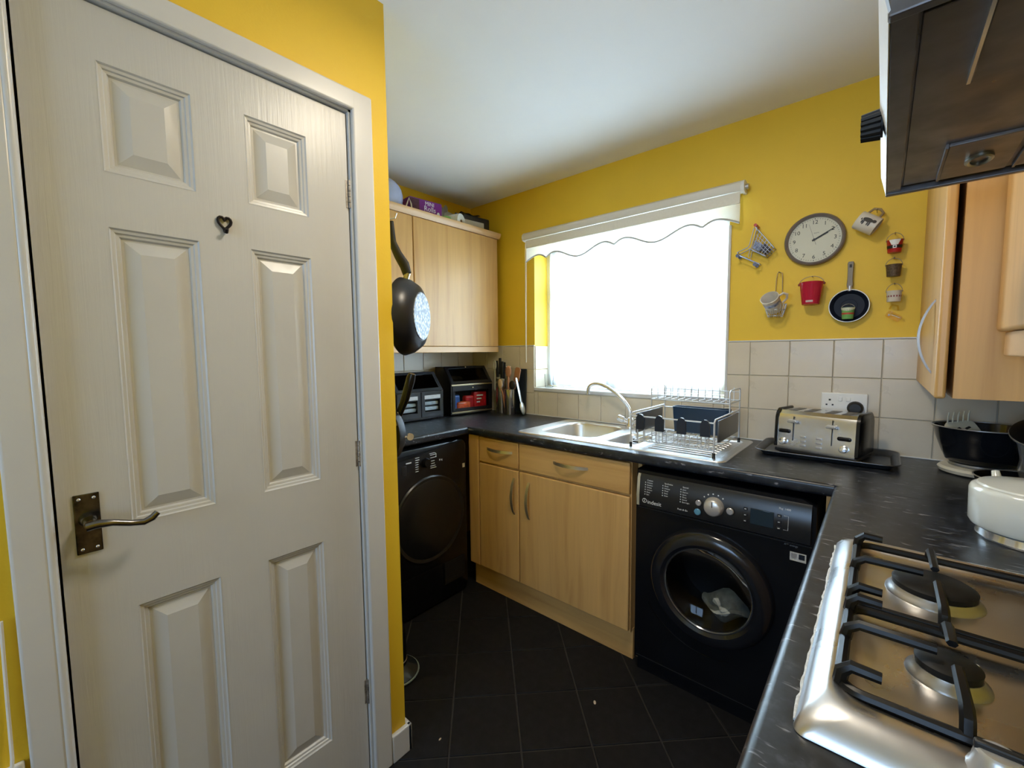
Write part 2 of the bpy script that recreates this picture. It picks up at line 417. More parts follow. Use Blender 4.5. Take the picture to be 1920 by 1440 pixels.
struct(g.obj('baseboard_left', WHITE_G), 'white skirting board on the handle side of the cupboard door', 'baseboard')
sk0 = thing('wall_socket', 'white wall socket low on the wall beside the door frame', 'socket', (XP, -2.252, .548))
g = G(); g.box(0, .010, -.043, .043, -.043, .043, .003); g.obj('face_plate', WHITEP, sk0)
for yy in (-.015, .015): g = G(); g.box(.0095, .013, yy-.006, yy+.006, .012, .028, .0015); g.obj('rocker_switch', WHITEP, sk0)
g = G(); g.tube([(XP+.008, -2.219, .86), (XP+.008, -2.2205, .76), (XP+.008, -2.2215, .68), (XP+.014, -2.222, .61), (XP+.020, -2.226, .56)], .0026, 8)
tag(g.obj('power_cable', WHITEP), 'white cable running down the yellow wall beside the door frame', 'cable')

# ================================================================ WINDOW DRESSING
blind = thing('roller_blind', 'cream roller blind with scalloped hem above the sink window', 'blind', (1.15, 0, 1.857))
def bl(x, y, z): return (x-1.15, y, z-1.857)
BF = fabric_sheer('cream_blind_cloth', (.80, .78, .70), .12, .55)
BFD = mat('cream_blind_band', (.78, .76, .68), .8, var=.03, scale=90)
g = G(); prof = [(-.012, 2.012), (-.012, 2.05), (-.03, 2.058), (-.052, 2.056), (-.066, 2.045), (-.07, 2.028), (-.064, 2.010), (-.04, 2.004)]
g.rings([[bl(.540, a, b) for a, b in prof], [bl(1.762, a, b) for a, b in prof]]); g.obj('cassette', mat('cream_cassette', (.72, .70, .64), .45, var=.03), blind)
for xa, xb in ((.526, .541), (1.761, 1.776)):
    g = G(); g.rings([[bl(xa, a*.95-.002, b) for a, b in prof], [bl(xb, a*.95-.002, b) for a, b in prof]]); g.box(*[v for p in ((xa-1.15, xb-1.15), (-.02, 0), (.15, .20)) for v in p], .003); g.obj('end_bracket', WHITEP, blind)
g = G(); g.cyl(bl(1.776, -.035, 2.03), bl(1.788, -.035, 2.03), .012, n=14); g.obj('roller_pin', SILVERP, blind)
def hem(x):
    t = ((x-.71)/.4475) % 1.0; t = min(t, 1-t)     # 0 cusp .. .5 middle
    if t < .13: return 1.882 + .024*math.sin(t/.13*PI/2)
    return 1.906 - .05*(1-math.cos((t-.13)/.37*PI))/2
g = G(); N_ = 110
def fab(u, v): x = .556 + u*1.206; zb = hem(x); return bl(x, -.062 + .002*math.sin(v*3), 2.006 + (zb-2.006)*v)
g.grid(fab, N_, 6); g.obj('fabric', BF, blind)
g = G(); g.box(.556-1.15, 1.762-1.15, -.066, -.058, 1.957-1.857, 2.006-1.857, .002); g.obj('top_band', BFD, blind)
g = G(); g.tube([bl(.556+1.206*i/N_, -.062, hem(.556+1.206*i/N_)) for i in range(N_+1)], .0042, 6); g.obj('braid_edge', mat('grey_braid', (.42, .42, .40), .8), blind)
g = G()
for s_ in (0, 1):
    xx = .533 + s_*.010
    g.tube([bl(xx, -.04, 2.03), bl(xx+.002-.003*s_, -.045, 1.7), bl(.538+.003*s_, -.048, 1.26), bl(.5395, -.048, 1.248)], .0014, 6)
g.obj('pull_chain', mat('cream_cord', (.75, .70, .58), .5), blind)

NET = fabric_sheer('white_voile', (.92, .94, .96), .22, .8)
g = G()
def cur(u, v):
    x = WX0+.006 + u*(WX1-WX0-.012); z = 1.978 - v*(1.978-1.095)
    a = .010*(1-.35*v)*math.sin(u*2*PI*19 + 1.3*math.sin(u*9)) + .006*math.sin(u*2*PI*7.3+v*1.5)
    return (x-1.14, a, z-1.095)
g.grid(cur, 260, 6); 
cu = thing('net_curtain', 'sheer white net curtain gathered across the kitchen window', 'curtain', (1.14, .125, 1.095))
g.obj('voile', NET, cu)
g = G(); g.cyl((WX0-1.14, 0, .872), (WX1-1.14, 0, .872), .004, n=8); g.obj('curtain_wire', WHITEP, cu)
g = G(); g.lathe([(.0, 0), (.024, 0), (.026, .004), (.03, .085), (.028, .085), (.024, .006), (0, .005)], 20)
tag(g.obj('drinking_glass', GLASSC, None, (.645, .055, WZ0)), 'clear drinking glass standing on the window sill', 'glass')

# ================================================================ WORKTOP
XA, YW, XE = .565, -.588, 2.168
wt = thing('worktop', 'dark slate effect laminate worktop running round three sides', 'worktop', (1.3, -.3, WZ-.04))
def W_(x, y, z): return (x-1.3, y+.3, z-(WZ-.04))
def bull(d, n=6):   # edge profile: (distance from front edge, z)
    r = .012; p = []
    for k in range(n+1): a = PI/2*k/n; p.append((r-r*math.sin(a), WZ-r+r*math.cos(a)))
    for k in range(n+1): a = PI/2*k/n; p.append((r-r*math.cos(a), WZ-.04+r-r*math.sin(a)))
    return p
SX0, SX1, SY0, SY1 = .862, 1.842, -.528, -.048      # sink outline
cut = (SX0+.02, SX1-.02, SY0+.02, SY1-.02)
# window run: front strip, back strip, two ends around the sink cut-out
g = G(); pr = bull(0)
ring = lambda x: [W_(x, YW+d, z) for d, z in pr] + [W_(x, cut[2], WZ-.04), W_(x, cut[2], WZ)]
g.rings([ring(XA), ring(XE)])
for a, b, c, d in ((.003, cut[0], cut[2], -.003), (cut[1], XR-.003, cut[2], -.003), (cut[0], cut[1], cut[3], -.003)):
    g.box(a-1.3, b-1.3, c+.3, d+.3, 0, .04)
g.box(.003-1.3, XA-1.3, YW+.3, cut[2]+.3, 0, .04); g.box(XE-1.3, XR-.003-1.3, YW+.3, cut[2]+.3, 0, .04)
g.obj('window_run', WT, wt, angle=50)
g = G()
ring = lambda y: [W_(XA-d, y, z) for d, z in pr] + [W_(.003, y, WZ-.04), W_(.003, y, WZ)]
g.rings([ring(YW-.0006), ring(YP+.003)]); g.obj('dryer_run', WT, wt, angle=50)
g = G()
HX0, HX1, HY0, HY1 = 2.205, 2.705, -1.650, -1.062
hc = (HX0+.03, HX1-.03, HY0+.03, HY1-.03)
ring = lambda y: [W_(XE+d, y, z) for d, z in pr] + [W_(hc[0], y, WZ-.04), W_(hc[0], y, WZ)]
g.rings([ring(YW-.0006), ring(-2.75)])
g.box(hc[0]-1.3, XR-.003-1.3, hc[3]+.3, YW-.0006+.3, 0, .04); g.box(hc[0]-1.3, XR-.003-1.3, -2.75+.3, hc[2]+.3, 0, .04); g.box(hc[1]-1.3, XR-.003-1.3, hc[2]+.3, hc[3]+.3, 0, .04)
g.obj('hob_run', WT, wt, angle=50)
g = G(); g.box(.02-1.3, 2.74-1.3, -.012+.3, -.004+.3, .040, .0445, .002); g.obj('sealant_bead', WHITEP, wt)

# ================================================================ BASE UNITS
def bow_handle(parent, p0, p1, out, w=.016):
    """flat bowed strap handle between two points, arching along out"""
    P0, P1, O = Vector(p0), Vector(p1), Vector(out); d = (P1-P0); side = d.normalized().cross(O.normalized())
    R = []
    n = 12
    for i in range(n+1):
        t = i/n; b = math.sin(PI*t)**.75
        c = P0 + d*t + O*b; k = w/2*(.78+.22*b)
        th = O.normalized()*.0045
        R.append([c-side*k, c+side*k, c+side*k-th, c-side*k-th])
    g = G(); g.rings(R); return g.obj('handle', BRASSY, parent, label='bowed satin nickel handle', angle=50)
FY = -.571
def door_part(parent, name, x0, x1, z0, z1, m):
    g = G(); g.box(x0, x1, FY, FY+.018, z0, z1, .005, 3); return g.obj(name, m, parent)
def base_unit(x0, x1, label, dh, doorh, drawer_label):
    t = thing('base_cabinet', label, 'cabinet', ((x0+x1)/2, -.30, 0))
    c = (x0+x1)/2
    g = G(); g.box(x0-c, x0-c+.016, FY+.30+.019, .27, .13, .868); g.box(x1-c-.016, x1-c, FY+.30+.019, .27, .13, .868); g.box(x0-c+.016, x1-c-.016, FY+.30+.019, .27, .13, .146); g.box(x0-c+.016, x1-c-.016, .262, .27, .146, .868)
    g.box(x0-c+.016, x1-c-.016, FY+.319, FY+.335, .70, .73)
    g.obj('carcass', CARC, t)
    w = 0.0025
    for nm, z0, z1, m in (('door', .142, .720, BEECH), ('drawer_front', .730, .862, BEECH_H)):
        g = G(); g.box(x0-c+w, x1-c-w, FY+.30, FY+.318, z0, z1, .005, 3); o = g.obj(nm, m, t)
        p = dh if nm == 'drawer_front' else doorh
        bow_handle(o, (p[0][0]-c, FY+.30, p[0][1]), (p[1][0]-c, FY+.30, p[1][1]), (0, -.026, 0))
    return t
base_unit(.628, .910, 'narrow beech base cabinet between the corner post and the sink unit', ((.69, .808), (.87, .808)), ((.880, .682), (.880, .492)), '')
base_unit(.911, 1.506, 'wide beech sink base cabinet beside the washing machine', ((1.122, .803), (1.309, .803)), ((.976, .678), (.976, .490)), '')
g = G(); g.box(-.0625, .012, -.0, .03, 0, .728, .004); tag(g.obj('corner_post', BEECH, None, (.6125, FY, .140)), 'narrow upright beech corner post beside the tumble dryer', 'post')
g = G(); g.box(-.48, .48, 0, .016, 0, .138, .001); tag(g.obj('plinth_board', BEECH_H, None, (1.028, -.53, 0)), 'beech plinth board under the sink cabinets, scuffed at one end', 'plinth')
g = G(); g.box(0, .016, 0, .47, 0, .868); tag(g.obj('end_panel', CARC, None, (1.5085, -.50, 0)), 'set back beech end panel between sink cabinet and washing machine', 'panel')
g = G(); g.box(0, .016, 0, .52, 0, .868); tag(g.obj('end_panel', CARC, None, (2.148, -.552, 0)), 'beech end panel between washing machine and hob worktop', 'panel')
rb = thing('base_cabinet', 'beech base cabinet run under the hob worktop', 'cabinet', (2.47, -1.6, 0))
g = G(); g.box(-.27, .27, -1.1, .985, .13, .868); g.box(-.23, .27, -1.1, .985, 0, .13); g.obj('carcass', CARC, rb)
for k, (a, b) in enumerate(((-1.1, -.55), (-.545, -.05), (-.045, .45), (.455, .985))):
    g = G(); g.box(-.288, -.271, a+.002, b-.002, .142, .862, .005, 3); o = g.obj('door', BEECH, rb)
    bow_handle(o, (-.288, b-.06, .62), (-.288, b-.06, .8), (-.026, 0, 0))

# ================================================================ SINK, TAP
sk = thing('kitchen_sink', 'stainless steel sink with main bowl, half bowl and ribbed drainer', 'sink', ((SX0+SX1)/2, (SY0+SY1)/2, WZ))
SCX, SCY = (SX0+SX1)/2, (SY0+SY1)/2
def rr3(x0, x1, y0, y1, r, z, n=6): return [(a-SCX, b-SCY, z) for a, b in rrect(x0, x1, y0, y1, r, n)]
# deck plate: outer rounded rect with openings -> built as strips round the bowls
B1 = (.935, 1.262, -.455, -.095, .075); B2 = (1.318, 1.475, -.465, -.215, .05); DR = (1.50, 1.815, -.485, -.10, .02)
def deck():
    t = bmesh.new()
    loops = [rr3(SX0, SX1, SY0, SY1, .03, .004)] + [rr3(*b, .004) for b in (B1, B2, DR)]
    edges = []
    for L in loops:
        vs = [t.verts.new(p) for p in L]
        for i in range(len(vs)): edges.append(t.edges.new((vs[i], vs[(i+1) % len(vs)])))
    bmesh.ops.triangle_fill(t, use_beauty=True, use_dissolve=False, edges=edges, normal=(0, 0, 1))
    return t
g = G(); g._merge(deck())
g.rings([rr3(SX0, SX1, SY0, SY1, .03, .004), rr3(SX0-.003, SX1+.003, SY0-.003, SY1+.003, .032, .002), rr3(SX0-.004, SX1+.004, SY0-.004, SY1+.004, .033, 0.0)], cap0=False, cap1=False)
g.obj('deck', SINKS, sk)
for nm, B, dep in (('main_bowl', B1, .16), ('half_bowl', B2, .12)):
    g = G(); x0, x1, y0, y1, r = B; R = []
    for ins, z in ((0, .004), (.004, .001), (.008, -.008), (.014, -dep+.03), (.022, -dep+.010), (.036, -dep)):
        R.append(rr3(x0+ins, x1-ins, y0+ins, y1-ins, max(r-ins*.5, .02), z))
    g.rings(R, cap0=False, cap1=True); o = g.obj(nm, SINKS, sk, angle=60)
    g = G(); g.lathe([(0, -dep+.003), (.02, -dep+.002), (.034, -dep+.004), (.036, -dep)], 20, ((x0+x1)/2-SCX, (y0+y1)/2-SCY, 0)); g.obj('waste', CHROME, o)
    if nm == 'half_bowl':
        g = G()
        for k in (-1, 0, 1): g.cyl(((x0+x1)/2-SCX+.03*k*0-.04, y1-.0125-SCY, -.035+.012*k), ((x0+x1)/2-SCX+.03*k*0-.015, y1-.0125-SCY, -.035+.012*k), .0035, n=8)
        g.obj('overflow_slot', BLACKM, o)
g = G(); x0, x1, y0, y1, r = DR
g.rings([rr3(x0, x1, y0, y1, r, .004), rr3(x0+.006, x1-.006, y0+.006, y1-.006, r, -.001), rr3(x0+.012, x1-.012, y0+.012, y1-.012, r*.6, -.002)], cap0=False)
dr = g.obj('drainer', SINKS, sk, angle=60)
for k in range(9):
    yy = y0+.035 + k*.036
    g = G(); g.tube([(x0+.03-SCX, yy-SCY, -.0015), (x0+.045-SCX, yy-SCY, .001), (x1-.05-SCX, yy-SCY, .001), (x1-.035-SCX, yy-SCY, -.0015)], .0035, 8, flat=(.7, 1.2)); g.obj('drainer_rib', SINKS, dr)
tap = thing('mixer_tap', 'chrome swan neck mixer tap behind the sink bowls', 'tap', (1.275, -.085, WZ+.004))
g = G(); g.lathe([(.026, 0), (.026, .006), (.021, .012), (.02, .045), (.017, .052), (.012, .056), (0, .057)], 24); g.obj('tap_body', CHROME, tap)
pts = [(0, 0, .05), (-.002, 0, .085), (-.018, 0, .115), (-.055, -.002, .155), (-.11, -.004, .195), (-.155, -.006, .217), (-.195, -.007, .226), (-.228, -.008, .220), (-.248, -.009, .200), (-.254, -.009, .168)]
sm = []
for i in range(len(pts)-1):
    p0 = Vector(pts[max(i-1, 0)]); p1 = Vector(pts[i]); p2 = Vector(pts[i+1]); p3 = Vector(pts[min(i+2, len(pts)-1)])
    for k in range(4):
        t = k/4; sm.append(.5*((2*p1)+(p2-p0)*t+(2*p0-5*p1+4*p2-p3)*t*t+(3*p1-p0-3*p2+p3)*t**3))
sm.append(Vector(pts[-1]))
g = G(); g.tube(sm, .0095, 14); g.cyl(pts[-1], (pts[-1][0], pts[-1][1], .163), .011, n=14); g.obj('spout', CHROME, tap)
for s_, dx in ((-1, -.052), (1, .05)):
    g = G(); g.tube([(s_*.012, -.004, .03), (s_*.030, -.012, .040), (s_*.034, -.014, .042)], [.010, .011, .016], 14); g.tube([(s_*.034, -.014, .042), (s_*.058, -.024, .052), (s_*.062, -.026, .054)], [.017, .018, .014], 14); g.obj('tap_handle', CHROME, tap)

# ================================================================ DISH RACK
RACKM = mat('satin_rack_wire', (.62, .64, .67), .35, .45, var=.03)
rk = thing('dish_rack', 'two tier chrome wire dish rack standing on the drainer', 'dish rack', (1.635, -.31, WZ+.004))
def K(x, y, z): return (x-1.635, y+.31, z-(WZ+.004))
RX0, RX1, RY0, RY1 = 1.47, 1.80, -.492, -.125
def wire(pl, r=.0024, name='wire', parent=None, m=None, n=6, closed=False):
    m = m or RACKM
    g = G(); g.tube([K(*p) for p in pl], r, n, closed); return g.obj(name, m or CHROME, parent or rk)
for xx in (RX0, RX1):
    wire([(xx, RY0, WZ+.012), (xx, RY0, 1.048), (xx, RY0+.012, 1.058), (xx, RY1-.012, 1.058), (xx, RY1, 1.048), (xx, RY1, WZ+.012)], .0034, 'side_frame')
    for yy in (RY0, RY1): g = G(); g.lathe([(.0035, .02), (.0055, .018), (.006, .0), (0, 0)][::-1], 10, K(xx, yy, WZ+.004)); g.obj('rubber_foot', BLACKM, rk)
    g = G(); g.box(*[v for a, b in ((xx-1.635-.003, xx-1.635+.003), (RY0+.31+.05, RY1+.31-.03), (.05, .135)) for v in (a, b)], .002); g.obj('side_panel', mat('grey_side_plate', (.14, .14, .15), .3, .5) if 'grey_side_plate' not in MATS else MATS['grey_side_plate'], rk, label='dark grey side plate')
fl = wire([(RX0+.008, RY0+.02, .940), (RX1-.008, RY0+.02, .940), (RX1-.008, RY1-.02, .940), (RX0+.008, RY1-.02, .940)], .003, 'floor_frame', closed=True)
for k in range(10): wire([(RX0+.03+k*.030, RY0+.0, .995), (RX0+.03+k*.030, RY0+.004, .948), (RX0+.03+k*.030, RY0+.02, .938), (RX0+.03+k*.030, RY1-.02, .938)], .0018, 'floor_wire', fl)
for k in range(4): wire([(RX0+.008, RY0+.07+k*.085, .941), (RX1-.008, RY0+.07+k*.085, .941)], .002, 'cross_wire', fl)
wire([(RX0, RY0, 1.046), (RX1, RY0, 1.046)], .0028, 'front_rail'); wire([(RX0, RY1, 1.046), (RX0+.10, RY1, 1.046), (RX0+.13, RY1-.03, 1.035), (RX1-.13, RY1-.03, 1.035), (RX1-.10, RY1, 1.046), (RX1, RY1, 1.046)], .0026, 'back_rail')
for xx in (1.512, 1.592, 1.680, 1.768):
    wire([(xx-.014, RY0+.02, .94), (xx-.014, RY0, .95), (xx-.013, RY0-.001, 1.04), (xx-.006, RY0-.001, 1.052), (xx+.006, RY0-.001, 1.052), (xx+.013, RY0-.001, 1.04), (xx+.014, RY0, .95), (xx+.014, RY0+.02, .94)], .0022, 'cup_loop')
    g = G(); P = [(xx-.017, .992), (xx+.017, .992), (xx+.017, 1.038), (xx+.012, 1.05), (xx+.004, 1.056), (xx-.004, 1.056), (xx-.012, 1.05), (xx-.017, 1.038)]
    g.prism([K(a, RY0-.007, b) for a, b in P], (0, .012, 0)); g.obj('cup_holder', NAVYP, rk, label='black plastic cup holder peg')
for k in range(8): wire([(1.53+k*.032, RY1-.005, .945), (1.53+k*.032, RY1, 1.0), (1.53+k*.032, RY1+.003, 1.046)], .0016, 'back_wire')
# upper tier
U0, U1 = -.285, RY1
up = wire([(RX0, U0, 1.098), (RX1, U0, 1.098), (RX1, U1, 1.098), (RX0, U1, 1.098)], .0026, 'upper_frame', closed=True)
for xx in (RX0, RX1):
    wire([(xx, U0, 1.058), (xx, U0, 1.146), (xx, U0+.012, 1.152), (xx, U1-.012, 1.152), (xx, U1, 1.146), (xx, U1, 1.05)], .0026, 'upper_post')
wire([(RX0, U1, 1.135), (RX1, U1, 1.135)], .0018, 'upper_rail'); wire([(RX0, U0, 1.118), (RX1, U0, 1.118)], .0018, 'upper_rail')
for k in range(11):
    xx = RX0+.018 + k*.0295
    wire([(xx, U0+.03, 1.15), (xx, U0+.03, 1.104), (xx, U0+.036, 1.098), (xx, U1-.04, 1.098), (xx, U1-.03, 1.104), (xx, U1-.03, 1.156)], .0015, 'plate_wire', up)
cad = thing('cutlery_caddy', 'navy plastic cutlery caddy hooked inside the dish rack', 'caddy', (1.652, -.165, .944))
g = G()
def ca(x0, x1, y0, y1, z, r=.012): return [(a, b, z) for a, b in rrect(x0, x1, y0, y1, r, 4)]
g.rings([ca(-.113, .113, -.026, .026, 0), ca(-.121, .121, -.031, .031, .115), ca(-.117, .117, -.027, .027, .115), ca(-.110, .110, -.023, .023, .004)], cap0=True, cap1=True)
g.obj('caddy_body', mat('navy_plastic', (.012, .035, .075), .35), cad)
for xx in (-.039, .039): g = G(); g.box(xx-.001, xx+.001, -.024, .024, .004, .1); g.obj('divider', MATS['navy_plastic'], cad)

# ================================================================ WASHING MACHINE
wm = thing('washing_machine', 'black front loading washing machine under the worktop', 'washing machine', (1.832, -.30, 0))
def Q(x, y, z): return (x-1.832, y+.30, z)
WF = -.575
g = G(); _hc = (1.815-1.832, .452); _c = []; _o = []; _o2 = []
for i in range(72):
    a = 2*PI*i/72; ca_, sa_ = math.cos(a), math.sin(a)
    tx = ((.298 if ca_ > 0 else -.298)-_hc[0])/ca_ if abs(ca_) > 1e-6 else 9; tz = ((.848 if sa_ > 0 else .058)-_hc[1])/sa_ if abs(sa_) > 1e-6 else 9
    t = min(tx, tz); _c.append((_hc[0]+.205*ca_, WF+.30, _hc[1]+.205*sa_)); _o.append((_hc[0]+t*ca_*.993, WF+.30, _hc[1]+t*sa_*.993)); _o2.append((_hc[0]+t*ca_, WF+.308, _hc[1]+t*sa_))
g.rings([[(p[0], WF+.33, p[2]) for p in _c], _c, _o, _o2, [(p[0], .27, p[2]) for p in _o2]], cap0=False, cap1=True); g.box(-.290, .290, WF+.318, .26, .0, .057); body = g.obj('body', BLACK, wm)
g = G()
pv = [(WF, .700), (WF-.016, .708), (WF-.018, .75), (WF-.010, .82), (WF-.002, .832), (WF+.02, .832), (WF+.02, .700)]
g.rings([[Q(1.552, a, b) for a, b in pv], [Q(2.116, a, b) for a, b in pv]]); fas = g.obj('control_panel', mat('black_fascia', (.010, .011, .013), .28, var=.2, scale=14), wm)
def FP(x, z):   # a point on the sloping fascia face
    y = WF-.018 + max(0, z-.75)*(.008/.07) - .0006
    return Q(x, y, z)
FROT = (PI/2-.11, 0, 0)
g = G(); g.rings([[Q(1.545, a-.0008, b) for a, b in pv], [Q(1.556, a-.0008, b) for a, b in pv]]); g.obj('panel_end_trim', mat('champagne_trim', (.45, .42, .33), .35, .4), fas, label='champagne coloured end strip')  # pale strip at one end of the control panel
text('indesit', .021, PRINT, fas, FP(1.617, .728), FROT)
g = G(); c = FP(1.578, .731); g.tube([(c[0]+.008*math.cos(a), c[1], c[2]+.008*math.sin(a)) for a in [2*PI*i/18 for i in range(18)]], .0010, 5, closed=True); g.cyl((c[0], c[1]-.0005, c[2]-.004), (c[0], c[1]-.0005, c[2]+.002), .0013, n=6); g.sphere((c[0], c[1]-.0005, c[2]+.0048), .0014, 6); g.obj('logo_ring', PRINT, fas)
def lines(x, z, words, size, dz):
    for k, w_ in enumerate(words):
        text(w_, size*(1.2 if k == 0 else 1), PRINT, fas, FP(x, z-k*dz), FROT, align='LEFT')
        if k: g = G(); c = FP(x-.006, z-k*dz); g.sphere(c, .0022, 6, (1, .2, 1)); g.obj('indicator_dot', PRINT, fas)
lines(1.585, .812, ['Cotton', 'Cottons', 'Sensitive', 'Whites', 'Colours', 'Rinse', 'Spin'], .0066, .0092)
lines(1.654, .812, ['Synthetics', 'Resist', 'Delicate', 'Wool', 'Rinse', 'Drain'], .0064, .0092)
lines(1.722, .812, ['Special', 'Jeans', 'Express', 'Sport', 'Shoes', 'Special', 'Sport light'], .0064, .0092)
text('Push & Go', .0085, PRINT, fas, FP(1.725, .728), FROT)
for nm, x, z, r, m in (('power_button', 1.781, .768, .0105, SILVERP), ('push_button', 1.779, .735, .0115, mat('pale_blue_button', (.10, .28, .42), .3)), ('start_button', 1.886, .762, .012, SILVERP)):
    c = Vector(FP(x, z)); g = G(); g.tube([c+Vector((0, .004, 0)), c-Vector((0, .004, 0)), c-Vector((0, .006, 0))], [r, r, r*.8], 20); g.obj(nm, m, fas)
    g = G(); g.tube([c+Vector(((r+.0018)*math.cos(a), -.001, (r+.0018)*math.sin(a))) for a in [2*PI*i/20 for i in range(20)]], .0012, 5, closed=True); g.obj('button_ring', BLACKM, fas)
c = Vector(FP(1.833, .765)); g = G(); g.tube([c+Vector((0, .004, 0)), c-Vector((0, .008, 0)), c-Vector((0, .022, 0)), c-Vector((0, .025, 0))], [.034, .032, .028, .024], 30); kn = g.obj('programme_dial', mat('silver_dial', (.62, .60, .57), .3, .5), fas)
g = G(); g.box(c.x-.0012, c.x+.0012, c.y-.0262, c.y-.024, c.z+.004, c.z+.024); g.obj('dial_mark', BLACKM, kn)
for k in range(16):
    a = 2*PI*k/16 + .1; g = G(); g.sphere((c.x+.044*math.cos(a), c.y+.004+.0, c.z+.044*math.sin(a)), .0028, 6, (1, .25, 1)); g.obj('dial_tick', PRINT, fas)
for x in (1.933, 2.031):
    for z in (.782, .762, .742):
        p = FP(x, z); g = G(); g.box(p[0]-.006, p[0]+.006, p[1]-.003, p[1]+.003, p[2]-.0045, p[2]+.0045, .0015); g.obj('option_button', BLACKM, fas)
        g = G(); g.box(p[0]-.003, p[0]+.003, p[1]-.0034, p[1]-.0028, p[2]-.001, p[2]+.001); g.obj('button_mark', PRINT, fas)
p = FP(1.982, .762); g = G(); g.box(p[0]-.034, p[0]+.034, p[1]-.0015, p[1]+.004, p[2]-.026, p[2]+.026, .001); g.obj('display', mat('dark_display', (.02, .035, .05), .15), fas)
text('7kg  1400', .0085, PRINT, fas, FP(2.045, .806), FROT)
g = G(); a, b = FP(2.048, .785), FP(2.058, .74); g.tube([FP(2.043, .785), FP(2.056, .785), FP(2.056, .740), FP(2.043, .740)], .0006, 4); g.obj('printed_bracket', PRINT, fas)
text('A** energy', .0085, mat('grey_print', (.25, .27, .29), .5), wm, Q(2.064, WF-.001, .688), FRONT)
g = G(); g.box(*[v for ab in ((2.062-1.832, 2.106-1.832), (WF+.30-.0012, WF+.30+.001), (.640, .668)) for v in ab]); lab = g.obj('energy_sticker', mat('pale_sticker', (.55, .56, .55), .5, var=.15, scale=200), wm, label='small pale rectangular sticker')
for xx in (2.073, 2.094):
    g = G(); g.box(xx-1.832-.008, xx-1.832+.008, WF+.30-.0018, WF+.30-.0011, .648, .665); g.obj('sticker_print', NAVYP if xx > 2.08 else SILVERP, lab)
DC = Vector(Q(1.815, WF, .452))
MD = Matrix.Translation(DC) @ Matrix.Rotation(PI/2, 4, 'X')     # local z -> -y
g = G(); g.lathe([(.212, -.002), (.212, .012), (.205, .024), (.190, .032), (.165, .034), (.150, .024), (.146, .010)], 56, M=MD); dd = g.obj('porthole_ring', mat('gloss_black_door', (.010, .011, .014), .16, var=.15), wm)
g = G(); g.lathe([(.153, .0275), (.149, .0275), (.147, .022), (.152, .022), (.153, .0275)], 56, M=MD); g.obj('chrome_ring', mat('dark_chrome', (.30, .31, .33), .2, 1), dd)
g = G(); g.lathe([(.148, .016), (.13, .004), (.10, -.012), (.06, -.022), (0, -.026)], 40, M=MD); g.obj('glass_bowl', clear('porthole_glass', (.55, .57, .58), .22, .02), dd)
g = G(); g.lathe([(.15, .006), (.155, -.05), (.16, -.2), (.0, -.21)], 36, M=MD); g.obj('drum', mat('dark_drum', (.035, .037, .04), .35, .8), wm)
g = G()
def cl(u, v):
    a = u*2*PI; r = .075*v
    return DC + Vector((.045+r*math.cos(a)*1.1, .012+.05*v*v+.010*math.sin(a*5), -.075+r*math.sin(a)*.72+.012*math.sin(a*3+v*4)))
g.grid(cl, 26, 6); g.obj('laundry', mat('grey_laundry', (.24, .25, .22), .9, var=.3, scale=30), wm, label='pale crumpled laundry inside the drum')
for z_ in (.070, .694): g = G(); g.box(-.288, .288, WF+.2985, WF+.301, z_, z_+.0025); g.obj('seam_line', BLACKM, wm)
g = G(); g.tube([DC+Vector((.262*math.cos(a), -.001, .262*math.sin(a))) for a in [PI*1.18+PI*.42*i/24 for i in range(25)]], .0018, 5); g.obj('pressed_arc', BLACK, wm)

# ================================================================ TUMBLE DRYER
td = thing('tumble_dryer', 'black tumble dryer under the worktop beside the corner post', 'tumble dryer', (.29, -.91, 0))
def D(x, y, z): return (x-.29, y+.91, z)
TF = .566
prf = rrect(-1.205, -.606, .012, .852, .035, 6)
g = G(); g.rings([[D(.02, a, b) for a, b in prf], [D(TF-.012, a, b) for a, b in prf], [D(TF-.003, -.9055+(a+.9055)*.992, .432+(b-.432)*.994) for a, b in prf], [D(TF, -.9055+(a+.9055)*.975, .432+(b-.432)*.982) for a, b in prf]]); g.obj('body', BLACK, td)
for yy in (-1.16, -.65):
    for xx in (.08, .5):
        g = G(); g.lathe([(.02, 0), (.02, .014), (0, .014)], 12, D(xx, yy, 0)); g.obj('foot', BLACKM, td)
# curved lip along the top of the control fascia
g = G(); n = 20
R = []
for i in range(n+1):
    t = i/n; yy = -1.19 + t*.52; z = .812 + .040*t*t - .0*t; w_ = .012*(1-t)**.6 + .0015
    R.append([D(TF-.004, yy, z-w_), D(TF+.012*(1-t)+.002, yy, z-w_*.3), D(TF+.010*(1-t)+.001, yy, z+w_*.7), D(TF-.004, yy, z+w_)])
g.rings(R); g.obj('fascia_lip', mat('glossy_fascia_lip', (.008, .009, .011), .12), td)
c = Vector(D(TF, -.878, .772)); g = G(); g.tube([c, c+Vector((.012, 0, 0)), c+Vector((.02, 0, 0))], [.024, .022, .019], 24); g.obj('programme_dial', BLACK, td)
pm_ = PRINT
for k in range(7):
    z = .806-.0112*k
    g = G(); g.box(*[v for ab in ((TF-.29-.0005, TF-.29+.0008), (-.941+.91, -.923+.91+(.006 if k < 2 else 0)), (z-.0014, z+.0014)) for v in ab]); g.obj('printed_bar', pm_, td)
for k, (z, y1) in enumerate(((.804, .822), (.790, .822), (.773, .835), (.760, .835), (.748, .83), (.738, .825))):
    g = G(); g.box(*[v for ab in ((TF-.29-.0005, TF-.29+.0008), (-.85+.91-.0, -y1+.91+.012), (z-.0012, z+.0012)) for v in ab]); g.obj('printed_bar', pm_, td)
